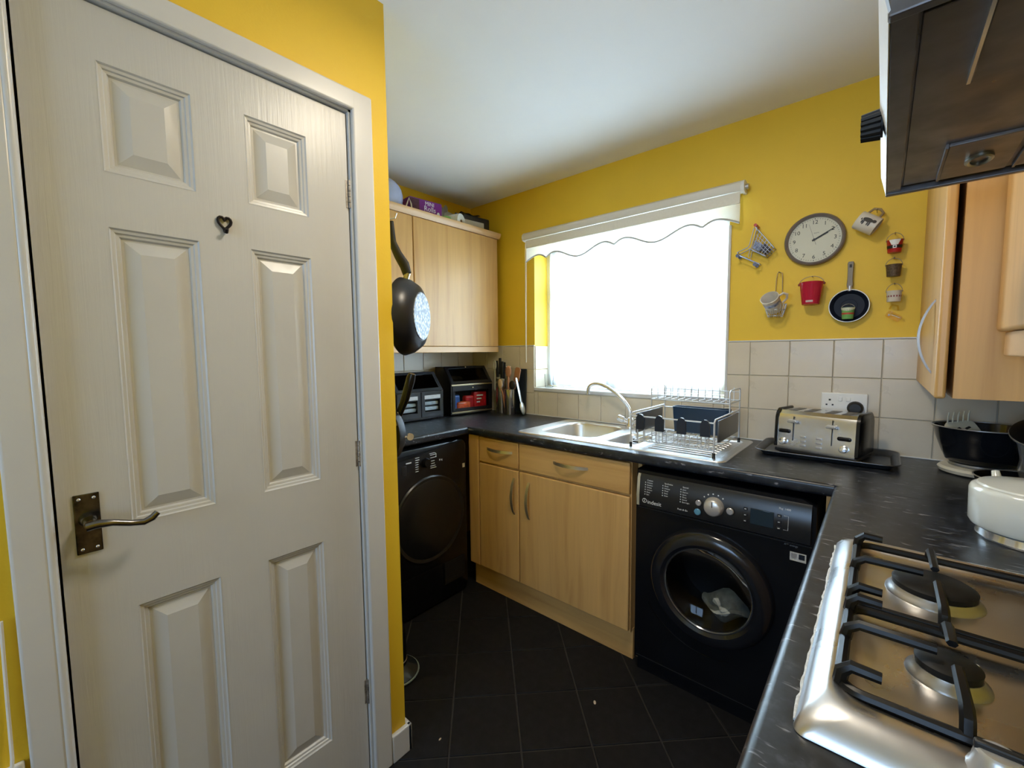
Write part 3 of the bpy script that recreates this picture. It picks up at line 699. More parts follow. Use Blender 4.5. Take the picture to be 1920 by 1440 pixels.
g = G(); g.tube([D(TF+.0006, -.855, .812), D(TF+.0006, -.822, .812), D(TF+.0006, -.814, .808), D(TF+.0006, -.812, .797), D(TF+.0006, -.818, .790)], .0012, 5); g.obj('printed_loop', pm_, td)
text('8 kg', .013, PRINT, td, D(TF+.0005, -.783, .769), SIDE)
g = G(); g.box(*[v for ab in ((TF-.29-.0005, TF-.29+.0008), (-.995+.91, -.964+.91), (.787, .7925)) for v in ab]); g.obj('maker_mark', pm_, td)
g = G(); g.box(*[v for ab in ((TF-.29-.0005, TF-.29+.001), (-.635+.91, -.618+.91), (.696, .718)) for v in ab]); g.obj('sticker', mat('cream_sticker', (.62, .58, .42), .6), td, label='small cream square sticker')
g = G(); g.box(*[v for ab in ((TF-.29-.003, TF-.29+.002), (-1.02+.91, -.992+.91), (.732, .779)) for v in ab], .002); g.obj('power_switch', BLACKM, td)
MT = Matrix.Translation(Vector(D(TF, -.855, .478))) @ Matrix.Rotation(PI/2, 4, 'Y')
g = G(); g.lathe([(.222, -.002), (.222, .004), (.216, .010), (.200, .006), (.196, .008), (.10, .014), (0, .016)], 56, M=MT); g.obj('porthole_door', mat('dark_door_gloss', (.008, .009, .011), .3, var=.15), td)
ven = G(); ven.box(*[v for ab in ((TF-.29-.001, TF-.29+.0008), (-.77+.91, -.632+.91), (.092, .212)) for v in ab]); vo = ven.obj('vent_grille', BLACKM, td)
for k in range(9):
    g = G(); z = .102+.0125*k; g.box(*[v for ab in ((TF-.29-.001, TF-.29+.002), (-.765+.91, -.637+.91), (z, z+.005)) for v in ab]); g.obj('vent_slat', BLACKM, vo)
g = G(); g.box(*[v for ab in ((TF-.29-.001, TF-.29+.0015), (-1.19+.91, -.79+.91), (.03, .215)) for v in ab], .001); g.obj('filter_flap', BLACK, td)

# ================================================================ WALL CABINETS, DRYER SIDE
def wall_unit(y0, y1, label, z0=1.353, z1=2.062, xf=.30):
    c = (y0+y1)/2; t = thing('wall_cabinet', label, 'cabinet', (xf/2, c, z0))
    g = G(); g.box(-xf/2+.002, xf/2-.019, y0-c, y1-c, 0, z1-z0); g.obj('carcass', CARC, t)
    g = G(); g.box(xf/2-.018, xf/2, y0-c+.0018, y1-c-.0018, .001, z1-z0-.001, .004, 3); d = g.obj('door', BEECH, t); return t, d
wall_unit(-.722, -.046, 'single door beech wall cabinet next to the window wall')
wall_unit(-1.40, -.724, 'beech wall cabinet half hidden behind the hanging black pan')
g = G(); pf = [(.28, 2.063), (.303, 2.063), (.307, 2.070), (.314, 2.078), (.318, 2.090), (.318, 2.097), (.28, 2.097)]
g.rings([[(a, -1.40, b) for a, b in pf], [(a, -.030, b) for a, b in pf]]); g.box(.004, .28, -.046, -.030, 2.063, 2.097)
struct(g.obj('trim_3', BEECH_Y), 'beech cornice along the top of the wall cabinets', 'trim')
g = G(); g.box(.276, .298, -1.40, -.046, 1.317, 1.3525, .003); struct(g.obj('trim_4', BEECH_Y), 'pale beech light rail under the wall cabinets', 'trim')

# ================================================================ WALL CABINETS, HOB SIDE
cb = thing('wall_cabinet', 'deep corner wall cabinet with a long bowed metal handle beside the clock', 'cabinet', (2.56, -.37, 1.20))
g = G(); g.box(-.17, .186, -.363, .366, .0, .87); g.obj('carcass', CARC, cb)
g = G(); g.box(-.202, -.182, -.366, .366, -.002, .872, .006, 3); d = g.obj('door', BEECH, cb)
R = []
for i in range(21):
    t = i/20; z = .052 + .192*t; o = .031*math.sin(PI*t)**.8; k = .007+.004*math.sin(PI*t)
    y = -.245
    R.append([(-.202-o, y-k, z), (-.202-o, y+k, z), (-.202-o+.005, y+k, z), (-.202-o+.005, y-k, z)])
g = G(); g.rings(R); g.obj('handle', mat('satin_grey_handle', (.34, .31, .28), .4, .9), d, label='long bowed silver handle')
cb2 = thing('wall_cabinet', 'slim wall cabinet between the corner cabinet and the cooker hood', 'cabinet', (2.60, -.89, 1.353))
g = G(); g.box(-.13, .146, -.14, .14, 0, .72); g.obj('carcass', CARC, cb2)
g = G(); g.box(-.152, -.131, -.142, .140, 0, .72, .008, 4); g.obj('door', BEECH, cb2)
g = G(); g.box(-.142, -.120, -.142, .118, -.052, -.001, .003); g.obj('light_rail', BEECH_Y, cb2)

# ================================================================ COOKER HOOD
hd = thing('cooker_hood', 'grimy steel cooker hood with black control knob above the hob', 'cooker hood', (2.50, -1.345, 1.615))
def HP(x, y, z): return (x-2.50, y+1.345, z-1.615)
HF, HN = -1.045, -1.645
g = G()
sec = [(2.254, 1.628), (2.2475, 1.650), (2.256, 1.662), (2.745, 1.76), (2.745, 1.64), (2.285, 1.636)]
g.rings([[HP(x, HF, z) for x, z in sec], [HP(x, HN, z) for x, z in sec]])
GR = mat('greasy_steel', (.16, .148, .15), .38, .85, var=.35, scale=9, rvar=.12)
can = g.obj('canopy', STEEL, hd, angle=20)
for ya, yb in ((HF-.012, HF), (HN, HN+.012)):
    g = G(); g.box(2.252-2.5, 2.745-2.5, ya+1.345, yb+1.345, -.004, .03, .002); g.obj('end_plate', GR, hd)
g = G(); g.box(2.2545-2.5, 2.74-2.5, HN+.012+1.345, HF-.012+1.345, .008, .020); g.obj('underside', GR, hd, label='grease stained underside panel')
g = G(); g.box(2.2540-2.5, 2.2735-2.5, HN+.012+1.345, HF-.012+1.345, .0, .0075, .0008); g.obj('front_flange', GR, hd)
g = G(); lp_ = [(2.2525, 1.6145), (2.244, 1.651), (2.2465, 1.652), (2.2540, 1.6165)]; g.rings([[HP(x, HF, z) for x, z in lp_], [HP(x, HN, z) for x, z in lp_]]); g.obj('front_lip', mat('pale_satin_steel', (.66, .69, .73), .5, .75, var=.04), hd, label='bright pale front lip')
g = G(); g.box(2.276-2.5, 2.74-2.5, HN+.03+1.345, HF-.03+1.345, .004, .009, .001); pan_ = g.obj('filter_panel', GR, hd)
def fil(x0, x1, y0, y1, nm, lab):
    g = G(); g.box(x0-2.5, x1-2.5, y0+1.345, y1+1.345, -.001, .005, .0015); o = g.obj(nm, GR, pan_, label=lab)
    g = G(); g.box(x0-.003-2.5, x0-2.5, y0+1.345, y1+1.345, -.003, .006); g.obj('bright_edge', CHROME, o) if nm == 'grease_filter' else g.obj('panel_edge', GR, o)
    cx, cy = (x0+x1)/2-.0, (y0+y1)/2
    return o
o = fil(2.322, 2.53, -1.61, -1.455, 'grease_filter', 'removable grease filter')
g = G(); g.tube([HP(2.40+.018*math.cos(a), -1.53+.030*math.sin(a), 1.6125) for a in [2*PI*i/20 for i in range(20)]], .005, 6, closed=True); g.obj('finger_ring', mat('tarnished_ring', (.30, .29, .24), .35, .9), o)
o = fil(2.322, 2.40, -1.25, -1.085, 'lamp_cover', 'square lamp cover plate')
g = G(); g.tube([HP(2.362+.013*math.cos(a), -1.165+.024*math.sin(a), 1.6125) for a in [2*PI*i/20 for i in range(20)]], .0035, 6, closed=True); g.obj('finger_ring', MATS['tarnished_ring'], o)
fil(2.41, 2.60, -1.25, -1.085, 'lamp_cover', 'square lamp cover plate')
g = G()
for k in range(14):
    a = 2*PI*k/14; g.cyl(HP(2.246, -1.345+.017*math.cos(a), 1.637+.017*math.sin(a)), HP(2.224, -1.345+.015*math.cos(a), 1.637+.015*math.sin(a)), .0042, .0036, 6)
g.cyl(HP(2.248, -1.345, 1.637), HP(2.226, -1.345, 1.637), .018, .016, 20); g.obj('control_knob', BLACKM, hd, label='ridged black control knob')

# ================================================================ HOB
hb = thing('gas_hob', 'stainless steel four burner gas hob set in the worktop', 'hob', ((HX0+HX1)/2, (HY0+HY1)/2, WZ))
HCX, HCY = (HX0+HX1)/2, (HY0+HY1)/2
def hr(x0, x1, y0, y1, r, z): return [(a-HCX, b-HCY, z) for a, b in rrect(x0, x1, y0, y1, r, 8)]
g = G(); IX0, IX1, IY0, IY1 = 2.240, 2.672, -1.590, -1.100
g.rings([hr(HX0, HX1, HY0, HY1, .012, .001), hr(HX0+.001, HX1-.001, HY0+.001, HY1-.001, .014, .006), hr(HX0+.008, HX1-.008, HY0+.010, HY1-.008, .02, .018), hr(HX0+.022, HX1-.022, HY0+.028, HY1-.022, .03, .0285),
         hr(IX0-.006, IX1+.006, IY0-.012, IY1+.006, .035, .030), hr(IX0, IX1, IY0, IY1, .035, .026), hr(IX0+.006, IX1-.006, IY0+.006, IY1-.006, .032, .018), hr(IX0+.02, IX1-.02, IY0+.02, IY1-.02, .03, .016)], cap0=False)
g.obj('hotplate', mat('polished_hob_steel', (.64, .64, .65), .30, 1, var=.06, scale=6, rvar=.07), hb, angle=60)
BCAP = mat('burner_cap_enamel', (.006, .006, .006), .55, var=.4, scale=60, spec=.25)
for (bx, by, br, cap) in ((2.338, -1.240, .053, .047), (2.336, -1.465, .033, .027), (2.572, -1.245, .050, .044), (2.572, -1.475, .050, .044)):
    g = G(); g.lathe([(br+.005, .016), (br+.004, .019), (br, .022), (br-.003, .028), (br-.006, .028)], 36, (bx-HCX, by-HCY, 0)); b_ = g.obj('burner', mat('burner_alloy', (.42, .41, .40), .35, .9) if 'burner_alloy' not in MATS else MATS['burner_alloy'], hb)
    g = G(); g.lathe([(br-.004, .028), (cap+.002, .029), (cap+.003, .036), (cap-.003, .0395), (0, .0395)], 36, (bx-HCX, by-HCY, 0)); g.obj('burner_cap', BCAP, b_)
    g = G(); g.cyl((bx+br*.75-HCX, by+br*.55-HCY, .018), (bx+br*.75-HCX, by+br*.55-HCY, .034), .003, n=8); g.obj('spark_pin', WHITEP, b_)
def hp(x, y, z): return (x-HCX, y-HCY, z)
def grate(y0, y1, cy, lab):
    X0, X1 = 2.240, 2.668; zl, zt = .030, .052
    rail = [hp(a, b, zl) for a, b in rrect(X0, X1, y0, y1, .022, 5)]
    g = G(); g.tube(rail, .0062, 8, closed=True)
    gr = g.obj('pan_support', IRON, hb, label=lab)
    for cxx in (2.340, 2.572):
        # fingers towards the burner along y
        for s_, yy in ((1, y1), (-1, y0)):
            d_ = abs(yy-cy)
            g = G(); g.tube([hp(cxx, yy, zl), hp(cxx, yy-s_*.006, zt-.006), hp(cxx, yy-s_*.016, zt), hp(cxx, cy+s_*.026, zt)], [.0062, .0062, .006, .0055], 6, flat=(1, .8)); g.obj('finger', IRON, gr)
    for xx, s_ in ((X0, 1), (X1, -1)):
        for yy, L in ((cy, .085), ):
            g = G(); g.tube([hp(xx, yy, zl), hp(xx+s_*.003, yy, zt-.008), hp(xx+s_*.014, yy, zt), hp(xx+s_*L, yy, zt)], [.007, .007, .0068, .006], 8); g.obj('finger', IRON, gr)
        for yy in (y0+.012, ) + ((y1-.012,) if True else ()):
            g = G(); g.tube([hp(xx, yy, zl), hp(xx+s_*.002, yy, zt-.008), hp(xx+s_*.010, yy, zt), hp(xx+s_*.036, yy, zt-.001)], [.007, .0075, .007, .0062], 8); g.obj('short_finger', IRON, gr)
    return gr
grate(-1.372, -1.118, -1.245, 'far black pan support')
grate(-1.586, -1.386, -1.475, 'near black pan support')
for xx in (2.355, 2.430, 2.505, 2.580):
    c = hp(xx, -1.618, .029)
    g = G(); g.tube([c, (c[0], c[1]-.001, c[2]+.004), (c[0], c[1]-.002, c[2]+.02), (c[0], c[1]-.002, c[2]+.022)], [.020, .018, .0155, .013], 22); k_ = g.obj('control_knob', SILVERP, hb)
    g = G(); g.box(c[0]-.016, c[0]+.016, c[1]-.005, c[1]+.002, c[2]+.018, c[2]+.027, .002); g.obj('knob_grip', BLACKM, k_)
g = G(); R = []
for i in range(60):
    y = HY0 + .02 + (HY1-.04-HY0)*i/59; w_ = .0035+.0018*random.random(); h = .0035+.002*random.random()
    R.append(hp(HX0-.001+.002*random.random(), y, .001))
g.tube(R, [.0018+.0010*random.random() for _ in R], 6); g.obj('sealant_bead', mat('grubby_sealant', (.60, .62, .62), .8, var=.2, scale=200, bmp=.8, bscale=300), hb, label='rough white sealant along the hob edge')

# ================================================================ TOASTER CORNER
ty = thing('baking_tray', 'dark grey baking tray under the toaster', 'tray', (2.107, -.16, WZ+.0004))
TRM = mat('nonstick_tray', (.045, .050, .058), .35, .4, var=.1)
def tr(w, d, r, z): return [(a, b, z) for a, b in rrect(-w/2, w/2, -d/2, d/2, r, 6)]
g = G(); g.rings([tr(.385, .235, .03, .001), tr(.405, .262, .035, .014), tr(.43, .288, .045, .018), tr(.43, .288, .045, .0205), tr(.403, .26, .035, .0165), tr(.383, .232, .03, .0035)]); g.obj('tray_pan', TRM, ty)
g = G(); g.tube([(a, b, .0195) for a, b in rrect(-.215, .215, -.144, .144, .045, 6)], .0022, 6, closed=True); g.obj('rolled_rim', mat('worn_tray_rim', (.20, .20, .21), .35, .8), ty)
to = thing('toaster', 'four slice stainless steel toaster with black ends', 'toaster', (2.098, -.158, WZ+.0042), (0, 0, -.215))
TS = mat('polished_toaster_steel', (.58, .59, .61), .22, 1, var=.08, scale=12, rvar=.06)
tw2, td2, th2 = .132, .085, .165
sec = [(-td2, .016), (-td2+.006, th2-.03), (-td2+.014, th2-.012), (-td2+.03, th2), (td2-.03, th2), (td2-.014, th2-.012), (td2-.006, th2-.03), (td2, .016)]
g = G(); g.rings([[(-tw2+.008, a, b) for a, b in sec], [(tw2-.008, a, b) for a, b in sec]]); sh = g.obj('shell', TS, to, angle=25)
for s_ in (-1, 1):
    g = G(); sc2 = [(a*1.02, .008+b*.99) for a, b in sec]; g.rings([[(s_*(tw2-.008), a, b) for a, b in sc2], [(s_*(tw2+.002), a, b) for a, b in sc2], [(s_*(tw2+.006), a*.93, .008+(b-.008)*.97) for a, b in sc2]]); g.obj('end_cap', BLACK, to)
g = G(); g.box(-tw2, tw2, -td2-.002, td2+.002, .004, .017, .003); g.obj('base', BLACKM, to)
for xx in (-.10, .10):
    for yy in (-.06, .06): g = G(); g.lathe([(0, 0), (.009, 0), (.009, .005), (0, .005)], 10, (xx, yy, 0)); g.obj('foot', BLACKM, to)
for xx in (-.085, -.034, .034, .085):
    g = G(); g.box(xx-.014, xx+.014, -.048, .048, th2-.0055, th2+.0008); s2 = g.obj('slot', BLACKM, to)  # raised black boxes put the shade of the slot openings into colour
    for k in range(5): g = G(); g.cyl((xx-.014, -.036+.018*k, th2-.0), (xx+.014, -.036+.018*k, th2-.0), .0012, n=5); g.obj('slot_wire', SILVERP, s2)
for xx, zk in ((-.070, .128), (.055, .122)):
    g = G(); g.tube([(xx, -td2-.0002, .052), (xx, -td2+.0045, .145)], .0042, 8, flat=(.25, 1)); g.obj('lever_track', BLACKM, to)
    g = G(); g.box(xx-.016, xx+.016, -td2-.017, -td2+.006, zk-.005, zk+.006, .003); g.obj('lever', SILVERP, to)
for xx, zz in ((-.100, .086), (.092, .082)):
    g = G(); g.tube([(xx-.014, -td2+.0010, zz), (xx+.014, -td2+.0010, zz)], .0075, 12, flat=(1, .35)); g.sphere((xx-.014, -td2+.001, zz), .0075, 10, (1, .35, 1)); g.sphere((xx+.014, -td2+.001, zz), .0075, 10, (1, .35, 1)); g.obj('viewing_slot', BLACK, to)
for xx in (-.103, .092):
    g = G(); g.tube([(xx, -td2+.002, .046), (xx, -td2-.010, .045), (xx, -td2-.012, .045)], [.0135, .0125, .010], 20); g.obj('browning_dial', CHROME, to)
for xx in (-.036, .016):
    for k in range(3):
        g = G(); g.box(xx-.009, xx+.009, -td2-.0045, -td2+.003, .034+.0165*k, .042+.0165*k, .002); g.obj('button', SILVERP, to)
so = thing('wall_socket', 'white double wall socket behind the toaster', 'socket', (2.151, -.0085, 1.0985))
g = G(); g.box(-.0735, .0735, -.010, 0, -.043, .043, .003); pl = g.obj('face_plate', WHITEP, so)
for xx in (-.012, .014):
    g = G(); g.box(xx-.007, xx+.007, -.013, -.009, .010, .026, .0015); g.obj('rocker_switch', WHITEP, so)
for xx, zz, r in ((-.045, .014, .0035), (-.055, -.006, .003), (-.035, -.006, .003)):
    g = G(); g.box(xx-r, xx+r, -.0106, -.0095, zz-r, zz+r); g.obj('pin_hole', BLACKM, so)
pg = thing('mains_plug', 'round black plug pushed into the wall socket', 'plug', (2.188, -.019, 1.085))
g = G(); g.tube([(0, .0003, 0), (0, -.012, 0), (0, -.024, 0), (0, -.028, 0)], [.026, .026, .022, .018], 24); g.obj('plug_body', BLACKM, pg)
g = G(); g.tube([(0, -.014, -.022), (.004, -.018, -.06), (.0, -.02, -.12), (-.015, -.028, -.15)], .0035, 8); g.obj('flex', BLACKM, pg)

# ================================================================ RIGHT END OF THE WORKTOP
sc_ = thing('kitchen_scales', 'round white kitchen scales under the black bowl', 'scales', (2.515, -.155, WZ+.0006))
g = G(); g.lathe([(.0, .0), (.085, 0), (.096, .004), (.10, .014), (.094, .021), (.05, .024), (0, .024)], 36); g.obj('scale_base', mat('cream_white_plastic', (.66, .64, .56), .4), sc_)
g = G(); g.lathe([(.05, .024), (.062, .024), (.066, .030), (.074, .031), (.074, .035), (0, .035)], 32); g.obj('weighing_plate', SILVERP, sc_)
bw = thing('mixing_bowl', 'glossy black mixing bowl resting on the kitchen scales', 'bowl', (2.515, -.155, WZ+.0361))
g = G(); g.lathe([(0, 0), (.070, 0), (.083, .008), (.094, .035), (.107, .075), (.116, .112), (.120, .116), (.120, .119), (.113, .117), (.104, .077), (.090, .036), (.078, .012), (0, .006)], 48); g.obj('bowl_body', mat('gloss_black_bowl', (.008, .010, .014), .12, var=.1), bw)
g = G(); g.tube([(.1195*math.cos(a), .1195*math.sin(a), .1185) for a in [2*PI*i/48 for i in range(48)]], .0018, 6, closed=True); g.obj('bright_rim', SILVERP, bw)
# ribbed pale tool in the bowl
jt = thing('pastry_scraper', 'cream slotted plastic tool lying in the black bowl', 'utensil', (2.462, -.198, WZ+.150), (.75, -.15, .45))
g = G(); g.prism([(a, b, 0) for a, b in rrect(-.038, .038, -.030, .024, .014, 5)], (0, 0, .007)); g.obj('blade', mat('cream_plastic', (.62, .60, .48), .4), jt)
for k in range(5):
    g = G(); g.tube([(-.028+.0135*k, .020, .005), (-.026+.0135*k, .033, .022), (-.020+.0135*k, .044, .030)], .0022, 6); g.obj('tine', MATS['cream_plastic'], jt)
for xx, w_ in ((-.012, .012), (.012, .014)):
    g = G(); g.tube([(xx-w_/2, -.008, .0071), (xx+w_/2, -.002, .0071)], .0035, 8, flat=(.3, 1)); g.obj('slot', BLACKM, jt)
sp = thing('shallow_pan', 'low black pan with a silver rim between the bowl and the teapot', 'pan', (2.578, -.375, WZ+.0006))
g = G(); g.lathe([(0, .001), (.085, .001), (.095, .006), (.103, .040), (.106, .044), (.100, .044), (.092, .010), (0, .006)], 40); g.obj('pan_body', BLACK, sp)
g = G(); g.tube([(.1045*math.cos(a), .1045*math.sin(a), .044) for a in [2*PI*i/40 for i in range(40)]], .0018, 6, closed=True); g.obj('silver_rim', SILVERP, sp)
kt = thing('milk_pan', 'small chrome milk pan standing in the low black pan', 'saucepan', (2.628, -.36, WZ+.0075))
g = G(); g.lathe([(0, 0), (.058, 0), (.064, .004), (.062, .03), (.070, .06), (.066, .09), (.074, .135), (.078, .142), (.072, .142), (.062, .09), (.058, .01), (0, .004)], 36); g.obj('pan_body', CHROME, kt)
g = G(); g.tube([(.05, .05, .11), (.08, .09, .12), (.10, .13, .125)], [.008, .009, .008], 10); g.obj('pan_handle', BLACKM, kt)
ldp = thing('saucepan_lid', 'black rimmed pan lid tilted on top of the chrome milk pan', 'lid', (2.622, -.362, WZ+.178), (.42, -.2, 0))
g = G(); g.lathe([(.082, .0), (.084, .004), (.06, .016), (.03, .022), (0, .024)], 36); g.obj('lid_dome', BLACK, ldp)
g = G(); g.tube([(.083*math.cos(a), .083*math.sin(a), .0) for a in [2*PI*i/40 for i in range(40)]], .003, 6, closed=True); g.obj('lid_rim', CHROME, ldp)
g = G(); g.tube([(0, 0, .022), (0, 0, .032), (0, 0, .044)], [.008, .007, .015], 14); g.obj('lid_knob', BLACKM, ldp)
tpst = thing('teapot_stand', 'round chrome stand under the white teapot', 'stand', (2.520, -.795, WZ+.0006))
g = G(); g.lathe([(0, 0), (.086, 0), (.088, .004), (.085, .018), (.079, .020), (0, .020)], 40); g.obj('stand_drum', CHROME, tpst)
tpo = thing('teapot', 'white ceramic teapot with round lid knob on the chrome stand', 'teapot', (2.520, -.795, WZ+.0212))
g = G(); g.lathe([(0, 0), (.085, 0), (.096, .004), (.100, .012), (.101, .080), (.098, .087), (.092, .091), (.088, .091)], 44); g.obj('pot_body', CERAM, tpo)
g = G(); g.lathe([(.091, .0915), (.088, .095), (.06, .100), (.025, .104), (.012, .106), (.012, .108), (.019, .113), (.021, .120), (.016, .127), (0, .130)], 40); g.obj('pot_lid', CERAM, tpo)
hx, hy = .08, -.62
g = G(); dv = Vector((.28, -.96, 0)).normalized()
g.tube([dv*.096+Vector((0, 0, .074)), dv*.125+Vector((0, 0, .076)), dv*.142+Vector((0, 0, .068)), dv*.140+Vector((0, 0, .045)), dv*.128+Vector((0, 0, .02)), dv*.101+Vector((0, 0, .012))], [.008, .0085, .009, .009, .0085, .008], 12, flat=(.75, 1.15)); g.obj('pot_handle', CERAM, tpo)
g = G(); dv2 = -dv; g.tube([dv2*.095+Vector((0, 0, .03)), dv2*.135+Vector((0, 0, .06)), dv2*.152+Vector((0, 0, .092))], [.020, .011, .007], 14); g.obj('pot_spout', CERAM, tpo)

# ================================================================ BREAD BINS
def bin_section(d, h1, h2, back):   # side outline: front at x=0 going up, sloped lid, flat top
    return [(0, 0), (0, h1), (-.085, h2), (-back, h2), (-back, 0)]
def bread_bin(loc, rotz, w, label, kind):
    t = thing('bread_bin', label, 'bread bin', loc, (0, 0, rotz))
    D_ = .19; h1, h2 = (.175, .285) if kind == 1 else (.205, .312)
    sec = [(0, .012), (.004, h1), (-.085, h2), (-D_, h2), (-D_, .012)]
    BM = mat('black_bin_shell', (.007, .008, .011), .3, var=.15) if 'black_bin_shell' not in MATS else MATS['black_bin_shell']
    BG = mat('blue_grey_bin_front', (.024, .028, .034), .25, var=.15) if 'blue_grey_bin_front' not in MATS else MATS['blue_grey_bin_front']  # faint blue in the dark front stands for reflected light
    g = G()
    # open shell: side cheeks, back, bottom, top shelf and mid shelf
    for ya, yb in ((-w/2, -w/2+.012), (w/2-.012, w/2)): g.prism([(a, ya, b) for a, b in sec], (0, yb-ya, 0))
    g.box(-D_, -D_+.006, -w/2, w/2, .012, h2); g.box(-D_, 0, -w/2, w/2, .008, .02); g.box(-D_, -.085, -w/2, w/2, h2-.006, h2); g.box(-D_+.01, -.004, -w/2+.01, w/2-.01, h1-.004, h1)
    sh = g.obj('shell', BM, t)
    for xx in (-.02, -D_+.02):
        for yy in (-w/2+.03, w/2-.03): g = G(); g.lathe([(0, 0), (.008, 0), (.008, .0085), (0, .0085)], 8, (xx, yy, 0)); g.obj('foot', BLACKM, t)
    # sloped lid frame + glass
    P0 = Vector((.004, 0, h1)); P1 = Vector((-.085, 0, h2)); dv = (P1-P0); nn = Vector((dv.z, 0, -dv.x)).normalized()
    def LP(u, y, o=0): q_ = P0+dv*u+nn*o; return (q_.x, y, q_.z)
    FMAT = BG if kind == 1 else BM
    g = G()
    for u0, u1, y0, y1 in ((0, .14, -w/2+.004, w/2-.004), (.88, 1, -w/2+.004, w/2-.004), (.14, .88, -w/2+.004, -w/2+.026), (.14, .88, w/2-.026, w/2-.004)):
        g.rings([[LP(u0, y0, -.002), LP(u1, y0, -.002), LP(u1, y0, .004), LP(u0, y0, .004)], [LP(u0, y1, -.002), LP(u1, y1, -.002), LP(u1, y1, .004), LP(u0, y1, .004)]])
    lid = g.obj('lid_frame', FMAT, t)
    g = G(); g.rings([[LP(.14, -w/2+.026, -.0005), LP(.88, -w/2+.026, -.0005), LP(.88, -w/2+.026, .0015), LP(.14, -w/2+.026, .0015)], [LP(.14, w/2-.026, -.0005), LP(.88, w/2-.026, -.0005), LP(.88, w/2-.026, .0015), LP(.14, w/2-.026, .0015)]])
    g.obj('lid_window', SMOKED, lid)
    if kind == 1:
        for s_ in (-1, 1):
            y0, y1 = (-w/2+.006, -.003) if s_ < 0 else (.003, w/2-.006)
            g = G()
            for a, b, c, d in ((y0, y1, .022, .05), (y0, y1, h1-.052, h1-.004), (y0, y0+.024, .05, h1-.052), (y1-.024, y1, .05, h1-.052)): g.box(-.001, .010, a, b, c, d)
            dr_ = g.obj('bin_door', BG, t)
            g = G(); g.box(.002, .005, y0+.024, y1-.024, .05, h1-.052); g.obj('door_window', GLASSC, dr_)
            g = G(); g.box(.0101, .0108, y0+.022, y1-.022, h1-.046, h1-.024); g.obj('name_strip', mat('pale_name_strip', (.50, .53, .55), .4, var=.1, scale=60) if 'pale_name_strip' not in MATS else MATS['pale_name_strip'], dr_)  # pale strip along the upper rail of each door
            for k in range(2):
                g = G(); g.box(-.10, -.012, y0+.02, y1-.02, .055+.032*k, .078+.032*k, .006); g.obj('packet', mat('white_wrapped_loaf', (.35, .40, .46), .35, var=.4, scale=25) if 'white_wrapped_loaf' not in MATS else MATS['white_wrapped_loaf'], t, label='pale wrapped packet inside the bin')
    else:
        g = G(); hy = w/2-.012
        for a, b, c, d in ((-hy, hy, .03, .048), (-hy, hy, h1-.045, h1-.014), (-hy, -hy+.018, .048, h1-.045), (hy-.018, hy, .048, h1-.045)): g.box(-.001, .007, a, b, c, d)
        dr_ = g.obj('bin_door', BM, t)
        g = G(); g.box(.001, .004, -hy+.018, hy-.018, .048, h1-.045); g.obj('door_window', GLASSC, dr_)
        BR = mat('brass_strip', (.50, .42, .28), .3, .9) if 'brass_strip' not in MATS else MATS['brass_strip']
        for z_ in (.016, h1-.012): g = G(); g.box(.002, .009, -w/2+.004, w/2-.004, z_, z_+.010, .001); g.obj('metal_strip', BR, t)
        for p in ((.010, 0, h1-.028), LP(.93, 0, .006)): g = G(); g.sphere(p, .006, 10); g.obj('knob', CHROME, t)
        # snacks inside
        for (ya, yb, za, zb, xb, nm, colr) in ((-.135, -.07, .022, .13, -.03, 'crisp_packet', (.05, .13, .42)), (-.10, -.0, .022, .085, -.016, 'biscuit_packet', (.62, .10, .03)), (-.03, .06, .022, .12, -.03, 'crisp_packet', (.45, .015, .02)), (.03, .135, .022, .145, -.02, 'crisp_packet', (.42, .012, .018))):
            g = G(); g.box(xb-.05, xb, ya, yb, za, zb, .012, 3); g.obj(nm, mat('snack_wrap_%d' % (len(MATS)), colr, .25, var=.5, scale=28), t)
        for k in range(3): g = G(); g.box(-.0195, -.0185, .05, .10-.012*k, .115-.022*k, .123-.022*k); g.obj('packet_print', PRINT, t)
        g = G(); g.sphere((-.06, -.09, h1+.028), .04, 14, (.8, 1.4, .55)); g.obj('bread_roll', mat('bread_crust', (.55, .32, .14), .7, var=.35, scale=20), t)
    return t
bread_bin((.195, -.625, WZ+.0006), -.02, .34, 'blue grey bread bin with two little window doors', 1)
bread_bin((.232, -.236, WZ+.0006), -.17, .325, 'black bread bin with brass strips showing red snack packets', 2)

# ================================================================ UTENSIL POTS AND UTENSILS
STE2 = mat('brushed_pot_steel', (.52, .51, .50), .22, 1, var=.06)
def pot(name, loc, w, h, label):
    t = thing(name, label, 'utensil holder', loc)
    r = w/2
    g = G(); g.lathe([(0, 0), (r-.002, 0), (r, .003), (r, h-.001), (r-.001, h), (r-.003, h), (r-.004, .006), (0, .006)], 40); g.obj('pot_body', STE2, t); return t
pot('knife_block', (.345, -.072, WZ), .075, .23, 'tall steel knife holder beside the black bread bin')
pot('utensil_pot', (.428, -.085, WZ), .078, .165, 'short round steel pot holding wooden spoons')
def upright(name, label, cat, loc, build, rot=(0, 0, 0), group=None):
    t = thing(name, label, cat, loc, rot, group); build(t); return t
def knife(t):
    g = G(); g.box(-.010, .010, -.006, .006, 0, .11, .004, 3); g.obj('knife_handle', BLACKM, t)
    g = G(); g.box(-.009, .009, -.0008, .0008, -.15, 0); g.obj('knife_blade', CHROME, t)
for k, (x, y, h) in enumerate(((.325, -.085, 1.150), (.345, -.08, 1.168), (.365, -.086, 1.146), (.352, -.057, 1.140))):
    upright('kitchen_knife', 'black handled kitchen knife standing in the tall steel holder', 'knife', (x, y, h), knife, (0, .05*(k-1.5), 0), 'knives in the tall steel holder')
